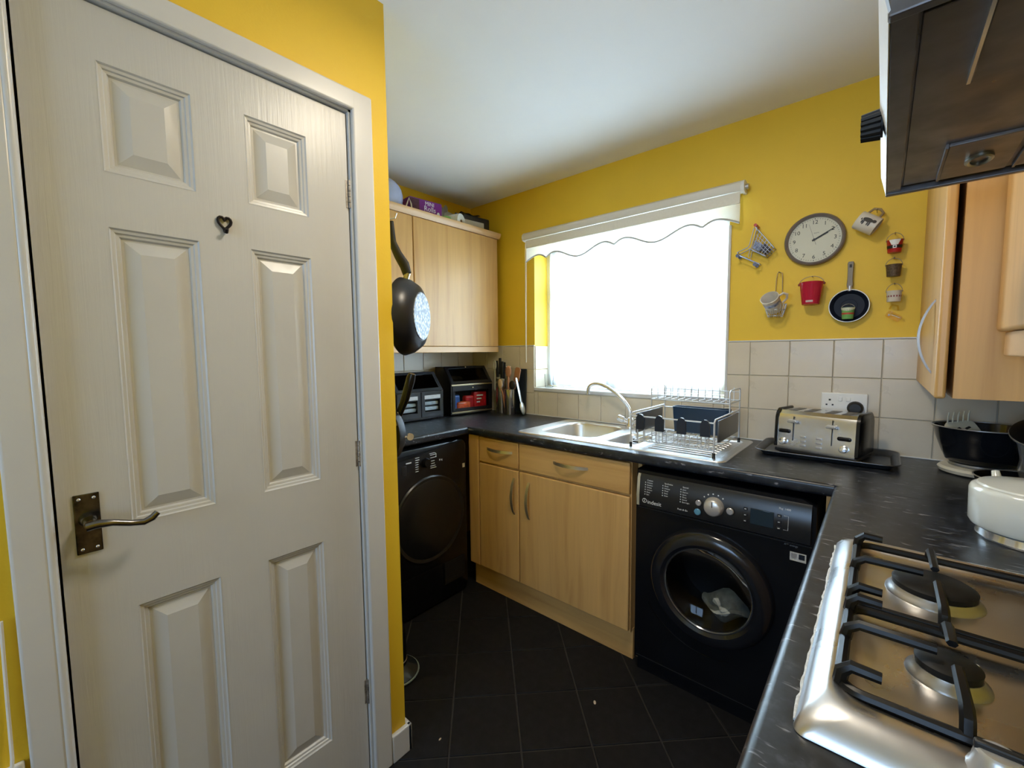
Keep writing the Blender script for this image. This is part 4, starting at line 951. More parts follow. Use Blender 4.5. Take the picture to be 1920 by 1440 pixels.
def scissors(t):
    g = G(); g.tube([(.012*math.cos(a), 0, .10+.03*math.sin(a)) for a in [2*PI*i/18 for i in range(18)]], .003, 6, closed=True); g.tube([(0, 0, .07), (0, 0, -.07)], .003, 6); g.obj('loop_grip', mat('pale_green_grip', (.45, .46, .36), .5), t)
upright('bottle_opener', 'pale loop handled tool standing beside the knives', 'utensil', (.312, -.10, 1.13), scissors)
WSP = mat('brown_spoon_wood', (.42, .19, .09), .5, var=.15, scale=20, sc=(1, 1, .2)); WSP2 = mat('light_spoon_wood', (.60, .40, .22), .5, var=.12, scale=20)
def spoon(m, s=1.0):
    def f(t):
        g = G(); g.tube([(0, 0, -.12), (0, 0, .0), (0, 0, .085)], [.005, .0055, .007], 10); g.obj('spoon_shaft', m, t)
        g = G(); g.sphere((0, -.002, .115*s), .025*s, 16, (.95, .32, 1.55)); g.obj('spoon_bowl', m, t)
    return f
upright('wooden_spoon', 'brown wooden spoon with a broad oval head in the steel pot', 'spoon', (.424, -.092, 1.075), spoon(WSP), (.03, .04, .15))
upright('wooden_spatula', 'reddish wooden spatula leaning at the back of the steel pot', 'spatula', (.448, -.062, 1.06), lambda t: (G().tube([(0, 0, -.10), (0, 0, .07)], .0055, 8).obj('shaft', WSP, t), G().prism([(a, 0, b) for a, b in rrect(-.022, .022, .06, .16, .016, 4)], (0, .006, 0)).obj('blade', WSP, t)), (0, .22, 0))
upright('wooden_spoon', 'pale small wooden spoon at the back of the steel pot', 'spoon', (.408, -.066, 1.09), spoon(WSP2, .7), (0, -.02, 0))
upright('wooden_spoon', 'tilted brown ladle shaped wooden spoon hooked over the steel pot', 'spoon', (.396, -.118, 1.055), lambda t: (G().tube([(.02, 0, -.10), (0, 0, 0), (-.012, -.004, .03)], .0045, 8).obj('spoon_shaft', WSP, t), G().sphere((-.016, -.006, .055), .02, 14, (.9, .4, 1.6)).obj('spoon_bowl', WSP2, t)))
for k, (x, ang) in enumerate(((.392, -.10), (.403, .12))):
    upright('kitchen_tongs', 'slim steel utensil handle standing behind the wooden spoons', 'utensil', (x, -.062, 1.09), lambda t: (G().tube([(0, 0, -.10), (0, 0, .13)], .004, 8, flat=(1, .6)).obj('steel_handle', mat('bluish_steel', (.60, .61, .63), .25, .9) if 'bluish_steel' not in MATS else MATS['bluish_steel'], t), G().sphere((0, 0, .13), .005, 8).obj('end_loop', CHROME, t)), (0, ang, 0), 'steel handles in the utensil pot')
upright('nylon_spoon', 'black nylon serving spoon head poking out of the steel pot', 'utensil', (.444, -.080, 1.066), lambda t: (G().tube([(0, 0, -.12), (0, 0, .02)], .005, 8).obj('shaft', BLACKM, t), G().sphere((0, 0, .036), .024, 14, (1.1, .45, 1.2)).obj('head', BLACKM, t)), (0, .1, 0))
def slot_spoon(t):
    g = G(); g.tube([(0, 0, 0), (0, 0, -.012), (0, 0, -.17)], [.006, .011, .010], 10, flat=(.35, 1)); h_ = g.obj('steel_handle', mat('pale_steel', (.60, .64, .68), .28, .8), t)
    for k in range(3): g = G(); g.box(-.0055, -.0035, -.003, .003, -.045-.042*k, -.025-.042*k); g.obj('slot', BLACKM, h_)
    g = G(); g.sphere((0, 0, -.20), .022, 14, (.5, .95, 1.9)); g.obj('spoon_head', MATS['pale_steel'], t)
upright('serving_spoon', 'long pale steel serving spoon leaning against the dark board', 'spoon', (.492, -.092, 1.152), slot_spoon, (0, -.26, 0))
g = G(); g.box(-.05, .05, -.005, .005, 0, .295, .0045, 3); tag(g.obj('chopping_board', mat('navy_board', (.010, .018, .030), .4, var=.1), None, (.466, -.026, WZ+.0012), (-.05, 0, 0)), 'dark navy chopping board standing against the tiles', 'chopping board')

# ================================================================ HANGING PANS ON THE PANTRY END WALL
def hang_pan():
    t = thing('frying_pan', 'large black frying pan hanging by its handle near the wall cabinets', 'pan', (1.065, -1.294, 1.44), (0, 0, 0))
    n = Vector((.84, .54, 0)).normalized(); u = Vector((-n.y, n.x, 0)); M = Matrix(((u.x, 0, n.x, 0), (u.y, 0, n.y, 0), (0, 1, 0, 0), (0, 0, 0, 1)))
    PB = mat('black_nonstick_pan', (.012, .012, .013), .35, var=.2)
    off = -.035
    g = G(); g.lathe([(.128, off), (.130, off+.004), (.122, off+.030), (.104, off+.055), (.080, off+.066), (.078, off+.0655), (.100, off+.052), (.118, off+.028), (.126, off+.002)][:6] + [(.0, off+.066)], 48, M=M); g.obj('pan_body', PB, t)
    g = G(); g.lathe([(.078, off+.066), (.077, off+.0685), (0, off+.0685)], 40, M=M); ds, tt, bb = nt('dimpled_steel_disc')[0], None, None
    m = ds; t_ = m.node_tree; b_ = t_.nodes['Principled BSDF']; vo = t_.nodes.new('ShaderNodeTexVoronoi'); vo.inputs['Scale'].default_value = 95; t_.links.new(coords(t_), vo.inputs['Vector'])
    t_.links.new(ramp(t_, vo.outputs['Distance'], [(.25, (.50, .53, .56)), (.6, (.16, .18, .21))]), b_.inputs['Base Color']); b_.inputs['Metallic'].default_value = .4; b_.inputs['Roughness'].default_value = .5
    g.obj('base_disc', m, t, label='round dimpled steel base disc')
    up_ = lambda a, b, c: M @ Vector((a, b, c))
    g = G(); g.tube([up_(0, .122, off+.012), up_(0, .145, off+.020)], .010, 14); g.obj('ferrule', mat('gold_ferrule', (.55, .50, .36), .25, .9), t)
    g = G(); g.tube([up_(0, .142, off+.018), up_(0, .170, off+.010), up_(0, .205, off-.012), up_(0, .245, off-.03), up_(0, .29, off-.035), up_(0, .315, off-.034)], [.015, .017, .0145, .013, .0135, .010], 12, flat=(1.25, .8)); g.obj('pan_handle', BLACKM, t)
    return t
hang_pan()
g = G(); g.tube([(1.00, -1.407, 1.772), (1.005, -1.38, 1.765), (1.02, -1.345, 1.757), (1.03, -1.33, 1.762), (1.034, -1.326, 1.778)], .0022, 8); tag(g.obj('wall_hook', SILVERP), 'small wire hook holding the black frying pan', 'hook')
p2_ = thing('griddle_pan', 'black pan with a stubby handle propped behind the yellow corner', 'pan', (.985, -1.352, WZ+.17))
g = G(); g.tube([(.05, .01, .03), (.075, .02, .085), (.10, .028, .155), (.105, .03, .170)], [.012, .015, .016, .012], 14, flat=(1, .8)); g.obj('pan_handle', BLACK, p2_)
MP = Matrix.Translation((0, 0, -.035)) @ Matrix.Rotation(PI/2, 4, 'X')
g = G(); g.lathe([(0, -.02), (.075, -.02), (.095, .0), (.098, .02), (.094, .02), (.09, .0), (0, -.014)], 36, M=MP); g.obj('pan_body', BLACKM, p2_)
g = G(); g.tube([(.055, .006, -.005), (.05, .008, .04)], .010, 10); g.obj('ferrule', SILVERP, p2_)
g = G(); g.cyl((.086, .026, -.042), (.094, .024, -.042), .012, n=18); g.cyl((.084, .0, -.042), (.086, .026, -.042), .004, n=8); g.obj('screw_boss', CHROME, p2_)
g = G(); g.tube([(0, -.05, .10), (0, -.02, .097), (.005, -.0, .06)], .0025, 6) ; g.obj('hanging_loop', CHROME, p2_)

# ================================================================ UPRIGHT CLEANER BY THE DRYER
vc = thing('floor_cleaner', 'black upright floor cleaner standing behind the yellow corner', 'vacuum', (.80, -1.235, 0))
g = G(); g.lathe([(0, 0), (.088, 0), (.092, .006), (.090, .016), (.060, .030), (.045, .045), (0, .05)], 36); g.obj('foot_disc', mat('clear_edged_base', (.015, .02, .022), .2), vc)
g = G(); g.tube([(.092*math.cos(a), .092*math.sin(a), .010) for a in [2*PI*i/36 for i in range(36)]], .004, 8, closed=True); g.obj('clear_bumper', mat('grey_green_bumper', (.20, .25, .24), .3), vc)
g = G(); g.lathe([(.044, .045), (.046, .05), (.044, .17), (.036, .21), (.02, .24), (.0, .25)], 28); g.obj('motor_body', BLACK, vc)
g = G(); g.tube([(.0455*math.cos(a), .0455*math.sin(a), .062) for a in [2*PI*i/28 for i in range(28)]], .0022, 6, closed=True); g.obj('metal_band', mat('copper_band', (.45, .36, .28), .3, .9), vc)
g = G(); g.tube([(0, 0, .24), (-.004, -.02, .34), (-.008, -.035, .46), (-.01, -.045, .80), (-.012, -.06, .95)], .010, 12); g.obj('pole', SILVERP, vc)
g = G(); g.tube([(-.012, -.06, .93), (.0, -.05, 1.0), (.0, -.05, 1.04)], .013, 12); g.obj('grip', BLACKM, vc)

# ================================================================ THINGS ON TOP OF THE WALL CABINETS
ZC = 2.0625
lv = thing('lavender_cushion', 'lavender padded bag standing on the wall cabinets', 'bag', (.248, -.818, ZC))
LV = mat('lavender_cloth', (.40, .45, .62), .9, var=.1, scale=15, bmp=.3, bscale=60)
g = G(); g.sphere((0, -.02, .088), .088, 22, (.55, 1.0, 1.0)); g.obj('padded_body', LV, lv)
g = G(); g.sphere((-.02, .045, .062), .062, 20, (.6, .5, 1.0)); g.obj('side_pocket', mat('grey_lavender_cloth', (.32, .36, .48), .9), lv)
g = G(); g.tube([(.03, .055, .004), (.04, .07, .06), (.045, .08, .09), (.05, .09, .06), (.052, .094, .01)], .004, 8); g.obj('carry_strap', mat('cream_strap', (.55, .50, .38), .8), lv)
pb = thing('cake_box', 'purple cardboard cake box with white lettering on the wall cabinets', 'box', (.215, -.588, ZC), (0, 0, -.10))
g = G(); g.box(-.055, .055, -.115, .095, 0, .118, .003); g.obj('carton', mat('purple_carton', (.16, .012, .19), .35, var=.12), pb)
g = G(); g.box(.0552, .0558, -.114, -.055, .004, .112); g.obj('dark_flap', mat('dark_maroon_print', (.06, .012, .025), .4, var=.5, scale=60), pb)
text('MINI', .030, PRINT, pb, (.0556, .012, .098), SIDE); text('Rolls', .040, PRINT, pb, (.0556, .014, .070), SIDE)
g = G(); g.sphere((.0556, .07, .05), .010, 10, (.15, 1, 1.6)); g.obj('printed_spot', PRINT, pb)
cb_ = thing('carrier_bag', 'grey green crumpled plastic bag slumped on the wall cabinets', 'bag', (.078, -.365, ZC))
g = G()
def bag(u, v):
    a = u*2*PI; r = .050*(1-.55*v*v)*(1+.16*math.sin(a*3+v*5)+.08*math.sin(a*7+2))
    return (r*math.cos(a)*1.0, r*math.sin(a)*1.4+.04*v*v, .19*v + .012*math.sin(a*4)*v)
g.grid(bag, 30, 9); g.obj('bag_skin', mat('grey_green_plastic', (.27, .27, .22), .4, var=.15, scale=14), cb_)
g = G(); g.prism([(.03, .00, .125), (.05, .095, .105), (.045, .115, .145), (.02, .05, .165)], (-.004, 0, 0)); g.obj('bag_ear', mat('pale_bag_plastic', (.42, .42, .36), .4), cb_)
pr_ = thing('kitchen_roll', 'white paper kitchen roll lying end on upon the wall cabinets', 'paper roll', (.232, -.385, ZC+.0465), (0, 0, .30))
g = G(); g.lathe([(.012, -.07), (.045, -.07), (.046, -.068), (.046, .068), (.045, .07), (.012, .07), (.012, -.07)], 32, M=Matrix.Rotation(PI/2, 4, 'Y')); g.obj('paper', mat('paper_towel', (.66, .66, .60), .9, bmp=.2, bscale=90), pr_)
g = G(); g.lathe([(.0119, -.069), (.0119, .069), (.0108, .069), (.0108, -.069), (.0119, -.069)], 20, M=Matrix.Rotation(PI/2, 4, 'Y')); g.obj('card_core', mat('brown_card', (.32, .22, .13), .8), pr_)
gt = thing('green_tub', 'small green lidded tub on the wall cabinets', 'tub', (.270, -.462, ZC))
g = G(); g.lathe([(0, 0), (.026, 0), (.029, .04), (0, .04)], 24); g.obj('tub_body', mat('pale_lime_tub', (.45, .55, .25), .4), gt)
g = G(); g.lathe([(.031, .040), (.032, .044), (.030, .054), (0, .056)], 24); g.obj('tub_lid', mat('green_lid', (.20, .42, .10), .35), gt)
db = thing('toaster_box', 'dark navy box with a pale label by the window wall', 'box', (.20, -.195, ZC), (0, 0, -.12))
g = G(); g.box(-.07, .07, -.105, .105, 0, .118, .010, 3); g.obj('carton', mat('navy_carton', (.012, .016, .028), .35, var=.2), db)
g = G(); g.box(.0702, .0712, -.10, .055, .048, .084); g.obj('pale_label', mat('pale_card_label', (.50, .49, .43), .6), db)
g = G(); g.box(.0702, .0712, -.10, .035, .010, .022); g.obj('maroon_strip', mat('maroon_strip', (.10, .02, .06), .5), db)
g = G()
def wrap(u, v): return (-.02+.09*u + .006*math.sin(v*9), -.12+.15*v, .119+.018*math.sin(u*5+v*7)**2*(1-u*.6))
g.grid(wrap, 10, 14); g.obj('clear_wrap', clear('clear_film', (.8, .82, .84), .5, .15), db)

# ================================================================ ITEMS HUNG ON THE YELLOW WALL
ck = thing('wall_clock', 'round wall clock with grey rim showing ten past two', 'clock', (2.030, 0, 1.763))
MC = Matrix.Rotation(PI/2, 4, 'X')
CLM = mat('grey_clock_rim', (.20, .17, .16), .35, .3); CLF = mat('cream_clock_face', (.66, .63, .52), .5, var=.02); INK = mat('black_ink', (.015, .015, .016), .5)
g = G(); g.lathe([(0, .001), (.098, .001), (.1035, .006), (.104, .016), (.101, .024), (.096, .027), (.091, .024), (.0895, .015)], 64, M=MC); g.obj('rim', CLM, ck)
g = G(); g.lathe([(.090, .010), (.090, .0125), (0, .0125)], 56, M=MC); fc = g.obj('dial', CLF, ck)
for h_ in range(1, 13):
    a = PI/2 - h_*PI/6; text(str(h_), .0215, INK, fc, (.069*math.cos(a), -.0128, .069*math.sin(a)), FRONT, 'numeral')
for k in range(60):
    a = 2*PI*k/60; L = .0032 if k % 5 else .005
    g = G(); g.tube([(.0805*math.cos(a), -.0128, .0805*math.sin(a)), ((.0805+L)*math.cos(a), -.0128, (.0805+L)*math.sin(a))], .0006 if k % 5 else .0010, 4); g.obj('minute_mark', INK, fc)
text('quartz', .007, mat('grey_ink', (.25, .24, .22), .5), fc, (.006, -.0128, .027), FRONT)
def hand(deg, L, tail, w_, y, m, nm):
    a = PI/2-math.radians(deg); d = Vector((math.cos(a), 0, math.sin(a))); s_ = Vector((-d.z, 0, d.x))
    g = G(); g.prism([d*L+s_*w_*.5+Vector((0, y, 0)), d*L-s_*w_*.5+Vector((0, y, 0)), -d*tail-s_*w_+Vector((0, y, 0)), -d*tail+s_*w_+Vector((0, y, 0))], (0, .0008, 0)); g.obj(nm, m, ck)
hand(64, .050, .008, .0032, -.0155, INK, 'hour_hand'); hand(60.5, .076, .008, .0024, -.017, INK, 'minute_hand'); hand(343, .066, .022, .0007, -.0185, CLM, 'second_hand')
g = G(); g.cyl((0, -.012, 0), (0, -.020, 0), .004, n=12); g.obj('hub', INK, ck)
g = G(); g.lathe([(.0905, .0212), (.0905, .0222), (0, .0222)], 48, M=MC); g.obj('cover_glass', GLASSC, ck)

# toy shopping trolley
tl = thing('toy_trolley', 'miniature wire shopping trolley with red handle hung on the wall', 'ornament', (1.82, -.02, 1.69))
def TL(x, z, y): return (x-1.82, y+.02, z-1.69)
TWM = mat('blue_grey_wire', (.30, .34, .45), .3, .9)
def tw(pl, r=.0016, nm='wire', m=None): g = G(); g.tube([TL(*p) for p in pl], r, 6); return g.obj(nm, m or TWM, tl)
for yy in (-.014, -.058):
    tw([(1.819, 1.842, yy), (1.803, 1.772, yy), (1.795, 1.760, yy)], .0018, 'frame'); tw([(1.830, 1.842, yy), (1.814, 1.772, yy)], .0014, 'frame')
    tw([(1.795, 1.762, yy), (1.756, 1.747, yy), (1.758, 1.738, yy), (1.836, 1.690, yy), (1.842, 1.688, yy)], .0022, 'chassis'); tw([(1.806, 1.756, yy), (1.800, 1.722, yy)], .0016, 'strut')
    tw([(1.836, 1.828, yy), (1.896, 1.745, yy), (1.866, 1.716, yy), (1.803, 1.757, yy)], .002, 'basket_edge')
    for k in range(1, 7):
        t = k/7; a = Vector((1.830+(1.896-1.830)*t, 1.830+(1.745-1.830)*t)); b = Vector((1.806+(1.866-1.806)*t, 1.762+(1.718-1.762)*t)); tw([(a.x, a.y, yy), (b.x, b.y, yy)], .0009, 'basket_wire')
    for k in (1, 2, 3):
        t = k/4; a = (1.818+.015*(1-t), 1.772+.05*(1-t)); b = (1.866+.030*(1-t), 1.716+.029*(1-t)); tw([(a[0], a[1], yy), (b[0], b[1], yy)], .0009, 'basket_wire')
    for (x, z) in ((1.757, 1.733), (1.826, 1.686)):
        g = G(); c = TL(x, z, yy); g.cyl((c[0], c[1]-.003, c[2]), (c[0], c[1]+.003, c[2]), .0075, n=14); g.obj('wheel', mat('blue_castor', (.10, .13, .24), .4) if 'blue_castor' not in MATS else MATS['blue_castor'], tl)
for (x, z) in ((1.896, 1.745), (1.866, 1.716), (1.803, 1.757), (1.756, 1.747), (1.842, 1.688), (1.881, 1.730)): tw([(x, z, -.014), (x, z, -.058)], .0016, 'cross_wire')
g = G(); c0, c1 = TL(1.824, 1.852, -.010), TL(1.824, 1.852, -.062); g.cyl(c0, c1, .0065, n=12); g.obj('red_grip', REDP, tl)
for yy in (-.014, -.058): tw([(1.824, 1.852, yy), (1.826, 1.838, yy), (1.832, 1.828, yy)], .002, 'grip_arm')
g = G(); g.prism([TL(1.822, 1.790, -.05), TL(1.850, 1.768, -.05), TL(1.838, 1.742, -.05), TL(1.812, 1.758, -.05)], (0, .03, 0)); g.obj('blue_card', mat('blue_white_card', (.20, .26, .42), .5, var=.7, scale=120), tl)
g = G(); g.prism([TL(1.856, 1.775, -.048), TL(1.880, 1.748, -.048), TL(1.858, 1.727, -.048), TL(1.845, 1.742, -.048)], (0, .03, 0)); g.obj('dark_card', mat('dark_navy_card', (.03, .035, .06), .5, var=.8, scale=150), tl)

# wire basket with an enamel mug
wb = thing('wire_basket', 'small hanging wire basket holding a patterned mug', 'basket', (1.908, -.048, 1.455))
BW = mat('bronze_wire', (.22, .17, .11), .4, .8); SW_ = mat('silver_wire', (.50, .47, .42), .35, .9)
def wl_(pl, r, nm, m=BW, closed=False): g = G(); g.tube(pl, r, 6, closed); return g.obj(nm, m, wb)
wl_([(-.008, .03, .095), (-.006, .036, .165), (-.003, .038, .19), (.006, .040, .193), (.014, .038, .188), (.016, .036, .165), (.018, .03, .095)], .0015, 'hanging_loop')
for z_, r_ in ((.006, .029), (.030, .036), (.052, .040)): wl_([(r_*math.cos(a), -.002+r_*.85*math.sin(a), z_) for a in [2*PI*i/24 for i in range(24)]], .0014, 'ring_wire', SW_, True)
for k in range(20):
    a = 2*PI*k/20; wl_([(.026*math.cos(a), -.002+.022*math.sin(a), .0), (.036*math.cos(a), -.002+.0305*math.sin(a), .030), (.041*math.cos(a), -.002+.035*math.sin(a), .054)], .0013, 'upright_wire', SW_)
mg = thing('enamel_mug', 'blue and white patterned mug tilted in the wire basket', 'mug', (1.905, -.040, 1.490), (.85, -.28, .0))
g = G(); g.lathe([(0, 0), (.029, 0), (.0315, .004), (.034, .068), (.0355, .071), (.0335, .072), (.031, .066), (.028, .006), (0, .005)], 36); g.obj('mug_body', mat('white_mug_glaze', (.68, .64, .57), .25, var=.04), mg)
g = G(); g.lathe([(.0308, .012), (.0336, .055), (.0339, .055), (.0311, .012), (.0308, .012)], 36); g.obj('blue_pattern', mat('blue_leaf_print', (.26, .30, .42), .3, var=.95, scale=75), mg, label='blue leaf pattern band')
g = G(); g.tube([(.032, .004, .060), (.050, .008, .064), (.060, .010, .050), (.054, .009, .030), (.034, .005, .018)], [.005, .0055, .0055, .005, .005], 10, flat=(1, .8)); g.obj('mug_handle', MATS['white_mug_glaze'], mg)

# buckets
def bail(t, r, h, rise, m, ang=0):
    g = G(); g.tube([(r*math.cos(PI*i/16), 0, h+rise*math.sin(PI*i/16)) for i in range(17)], .0010 if r < .03 else .0014, 6); g.obj('bail_handle', m, t)
def bucket(loc, rt, rb_, h, m, label, rise, tilt=(0, 0, 0)):
    t = thing('miniature_bucket', label, 'bucket', loc, tilt)
    g = G(); g.lathe([(0, 0), (rb_, 0), (rb_+.001, .002), (rt, h-.002), (rt+.0012, h), (rt-.001, h), (rb_-.001, .003), (0, .003)], 28); g.obj('pail', m, t)
    bail(t, rt+.001, h-.004, rise, BW); return t
def patch(t, rb_, rt, h, a0, a1, z0, z1, m, nm, z1b=None):
    g = G(); n = 10
    def fn(u, v):
        zz = z0+(z1-z0)*v; sh_ = 1.0
        a = -PI/2 + (a0+(a1-a0)*u)*(1 if z1b is None else (z1b + (1-z1b)*v)); r = rb_+(rt-rb_)*zz/h+.0009
        return (r*math.cos(a), r*math.sin(a), zz)
    g.grid(fn, n, 2); g.obj(nm, m, t)
def nail(x, z, y=-.022):
    g = G(); g.cyl((x, 0, z), (x, y, z), .0012, n=8); g.sphere((x, y, z), .0024, 8); return g
b1 = bucket((2.030, -.046, 1.499), .0405, .029, .088, mat('crimson_bucket', (.48, .012, .045), .25, var=.05), 'large crimson toy bucket hanging below the clock', .030, (-.06, 0, 0))
patch(b1, .029, .0405, .088, -.45, .35, .006, .014, mat('pale_bucket_tag', (.55, .42, .42), .5), 'base_label')
for s_ in (-1, 1): g = G(); g.sphere((s_*.042, 0, .083), .005, 8); g.obj('bail_ear', mat('rusty_ear', (.25, .06, .04), .6) if 'rusty_ear' not in MATS else MATS['rusty_ear'], b1)
b2 = bucket((2.277, -.034, 1.669), .0235, .0185, .045, mat('santa_red', (.42, .012, .012), .35), 'small red bucket painted with a belt and white beard', .030)
patch(b2, .0185, .0235, .045, -1.5, 1.5, .014, .025, BLACKM, 'black_belt'); patch(b2, .0188, .0238, .045, -.25, .25, .014, .025, WHITEP, 'buckle'); patch(b2, .0193, .0243, .045, -.12, .12, .017, .022, BLACKM, 'buckle_hole'); patch(b2, .0185, .0235, .045, -.75, .75, .026, .0445, WHITEP, 'white_beard', .55)
b3 = bucket((2.278, -.034, 1.583), .0228, .0185, .043, mat('brown_tin', (.13, .09, .055), .45, .3, var=.5, scale=160), 'small brown metal bucket below the red belt bucket', .027)
b4 = bucket((2.283, -.034, 1.490), .0220, .0190, .040, mat('cream_tin', (.68, .63, .54), .35, var=.04), 'small cream bucket with a row of red dots', .030)
for k in range(7):
    a = -1.15+.38*k; patch(b4, .0190, .0220, .040, a-.09, a+.09, .017, .023, mat('dark_red_dot', (.25, .02, .02), .5) if 'dark_red_dot' not in MATS else MATS['dark_red_dot'], 'painted_dot')
for x, z, lb in ((2.277, 1.741, 'the red belt bucket'), (2.278, 1.652, 'the brown metal bucket'), (2.283, 1.557, 'the cream dotted bucket'), (2.030, 1.614, 'the large crimson bucket'), (1.913, 1.646, 'the wire basket'), (1.826, 1.846, 'the toy trolley')):
    g = nail(x, z, -.034 if x > 2.1 else -.03); tag(g.obj('wall_nail', mat('nail_metal', (.3, .25, .18), .4, .8) if 'nail_metal' not in MATS else MATS['nail_metal']), 'tiny nail in the yellow wall holding ' + lb, 'nail', 'nails holding the ornaments')
# little frying pan
lp = thing('small_frying_pan', 'small frying pan with dark blue inside and grey handle on the yellow wall', 'pan', (2.152, -.002, 1.486))
MPn = Matrix.Rotation(PI/2, 4, 'X')
g = G(); g.lathe([(0, .002), (.046, .002), (.050, .004), (.061, .022), (.0635, .024), (.0615, .0235), (.0595, .0225), (.048, .0065), (0, .0045)], 48, M=MPn); g.obj('pan_body', mat('dark_blue_nonstick', (.006, .010, .022), .5, var=.1, spec=.25), lp)
g = G(); g.tube([(.0625*math.cos(a), -.024, .0625*math.sin(a)) for a in [2*PI*i/48 for i in range(48)]], .0020, 6, closed=True); g.obj('pale_rim', mat('pale_pan_rim', (.58, .53, .44), .35, .4), lp)
for r_ in (.040, .026): g = G(); g.tube([(r_*math.cos(a), -.0055, r_*math.sin(a)) for a in [2*PI*i/36 for i in range(36)]], .0007, 5, closed=True); g.obj('base_ring', MATS['dark_blue_nonstick'], lp)
g = G(); g.tube([(0, -.017, .058), (0, -.018, .078)], .0075, 12); g.obj('ferrule', SILVERP, lp)
g = G(); R = []
HM = mat('grey_pan_handle', (.24, .21, .17), .5, var=.08)
prof = [(.070, .0085), (.082, .0105), (.105, .0090), (.145, .0095), (.165, .0105), (.171, .008)]
g.rings([[(-w_, -.013, z), (w_, -.013, z), (w_*.8, -.022, z), (-w_*.8, -.022, z)] for z, w_ in prof]); g.obj('pan_handle', HM, lp)
g = G(); g.tube([(0, -.0222, .148), (0, -.0222, .160)], .0035, 8, flat=(1, .2)); g.obj('hanging_hole', BLACKM, lp)
b5 = bucket((2.151, -.0395, 1.434), .0205, .0165, .044, mat('green_tin', (.16, .42, .12), .4), 'tiny green and white bucket hanging in front of the small pan', .018)
patch(b5, .0165, .0205, .044, -1.5, 1.5, .017, .024, mat('red_stripe', (.42, .06, .03), .5), 'red_stripe'); patch(b5, .0165, .0205, .044, -1.5, 1.5, .036, .0438, mat('cream_band', (.62, .66, .52), .5), 'cream_band')
for k in range(6): a = -1.15+.42*k; patch(b5, .0166, .0206, .044, a-.16, a+.16, .030, .036, MATS['cream_band'], 'zigzag_point', .15)
g = nail(2.151, 1.492, -.0385); tag(g.obj('wall_nail', MATS['nail_metal']), 'nail through the small frying pan holding the green bucket', 'nail', 'nails holding the ornaments')
# tilted mug with a dark animal
m2 = thing('hanging_mug', 'white mug with a dark animal print hung tilted beside the clock', 'mug', (2.196, -.046, 1.788), (0, 2.18, 0))
MG = mat('white_printed_mug', (.66, .62, .55), .28, var=.03)
g = G(); g.lathe([(0, -.034), (.031, -.034), (.033, -.031), (.033, .032), (.0325, .034), (.030, .034), (.030, -.028), (0, -.029)], 36); g.obj('mug_body', MG, m2)
g = G(); g.tube([(-.032, .0, .020), (-.050, .006, .020), (-.058, .008, .004), (-.052, .006, -.014), (-.032, 0, -.020)], [.0042, .0045, .0045, .0045, .0042], 10); g.obj('mug_handle', mat('brown_mug_handle', (.30, .22, .12), .4), m2)
def onmug(a, s): return (.0336*math.sin(a), -.0336*math.cos(a), s)
AN = mat('dark_animal_print', (.05, .045, .04), .5)
def blob(cx_, cz_, rx, rz, rot_=0):
    g = G(); n = 14
    pts_ = []
    for i in range(n):
        a = 2*PI*i/n; u_ = rx*math.cos(a); v_ = rz*math.sin(a); uu = u_*math.cos(rot_)-v_*math.sin(rot_); vv = u_*math.sin(rot_)+v_*math.cos(rot_); pts_.append(onmug((cx_+uu)/.0336, cz_+vv))
    g.face(pts_); return g
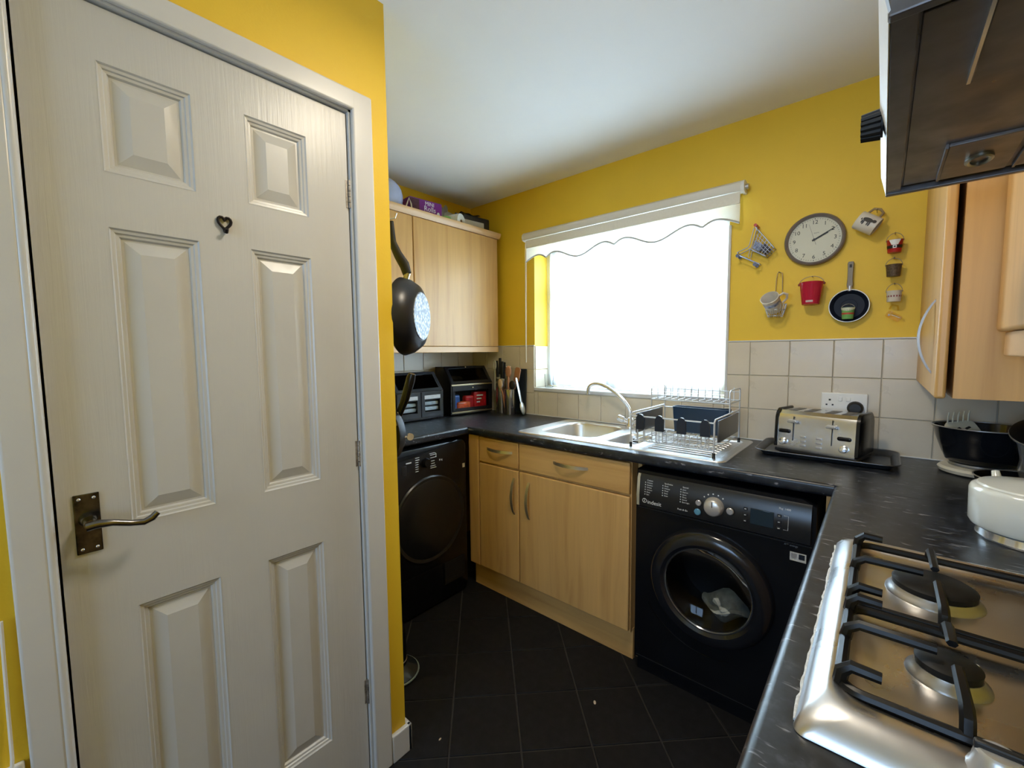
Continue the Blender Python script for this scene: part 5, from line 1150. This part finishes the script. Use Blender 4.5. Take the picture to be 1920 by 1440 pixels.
# animal drawn as body, head, legs, tail in mug coordinates (across, along)
for nm, a in (('animal_body', (-.006, .0, .008, .017)), ('animal_head', (-.008, .020, .006, .007)), ('animal_leg', (.006, .010, .008, .003)), ('animal_leg', (.006, .004, .007, .0025)), ('animal_leg', (.006, -.010, .009, .003)), ('animal_leg', (.005, -.015, .007, .0025)), ('animal_tail', (-.002, -.020, .004, .0022))):
    blob(*a).obj(nm, AN, m2)
g = nail(2.222, 1.833, -.05); tag(g.obj('wall_nail', MATS['nail_metal']), 'nail in the wall holding the tilted mug', 'nail', 'nails holding the ornaments')
# clear plastic ornament
co = thing('clear_ornament', 'small clear plastic ornament stuck at the bottom of the bucket column', 'ornament', (2.285, -.02, 1.44), (0, .62, 0))
AMB = clear('amber_clear_plastic', (.97, .90, .70), .08, .05)
g = G(); g.prism([(a, -.012, b) for a, b in rrect(-.022, .026, -.014, .010, .005, 4)], (0, .022, 0)); g.obj('clear_body', AMB, co)
g = G(); g.tube([(-.024, -.004, .012), (-.028, -.006, .030), (-.012, -.006, .034), (.0, -.004, .022)], .003, 8); g.obj('clear_loop', AMB, co)
g = G(); g.tube([(-.018, -.013, -.002), (.022, -.013, .004)], .002, 6); g.obj('bright_bar', GLASSC, co)
g = G(); g.cyl((-.012, -.0122, -.006), (-.012, -.0145, -.006), .003, n=10); g.obj('brown_rivet', BW, co)

# crumbs on the floor
for (x, y, s_, r_, lb) in ((1.500, -.835, .010, .6, 'pale crumb on the black floor tiles near the washing machine'), (1.176, -1.311, .006, .2, 'tiny white crumb on the floor near the skirting corner')):
    g = G(); g.sphere((0, 0, .0022), s_, 8, (.5, 1, .22)); tag(g.obj('floor_crumb', mat('pale_crumb_%d' % len(MATS), (.55, .45, .35), .9), None, (x, y, 0.0), (0, 0, r_)), lb, 'crumb')

# ================================================================ CEILING LAMP
lm = thing('ceiling_lamp', 'round warm white ceiling lamp above the middle of the kitchen', 'lamp', (1.80, -1.32, H))
g = G(); g.lathe([(0, 0), (.13, 0), (.13, -.018), (0, -.018)], 32); g.obj('lamp_base', WHITEP, lm)
g = G(); g.lathe([(.12, -.018), (.115, -.04), (.08, -.062), (0, -.07)], 32); g.obj('lamp_shade_offscreen', emit('warm_lamp_glow', (1, .86, .66), 10), lm)
ld = bpy.data.lights.new('ceiling_lamp_light_offscreen', 'AREA'); ld.shape = 'DISK'; ld.size = .22; ld.energy = 6.5; ld.color = (1, .88, .70)
lo = bpy.data.objects.new('ceiling_lamp_light_offscreen', ld); COL.objects.link(lo); lo.parent = lm; lo.location = (0, 0, -.075)
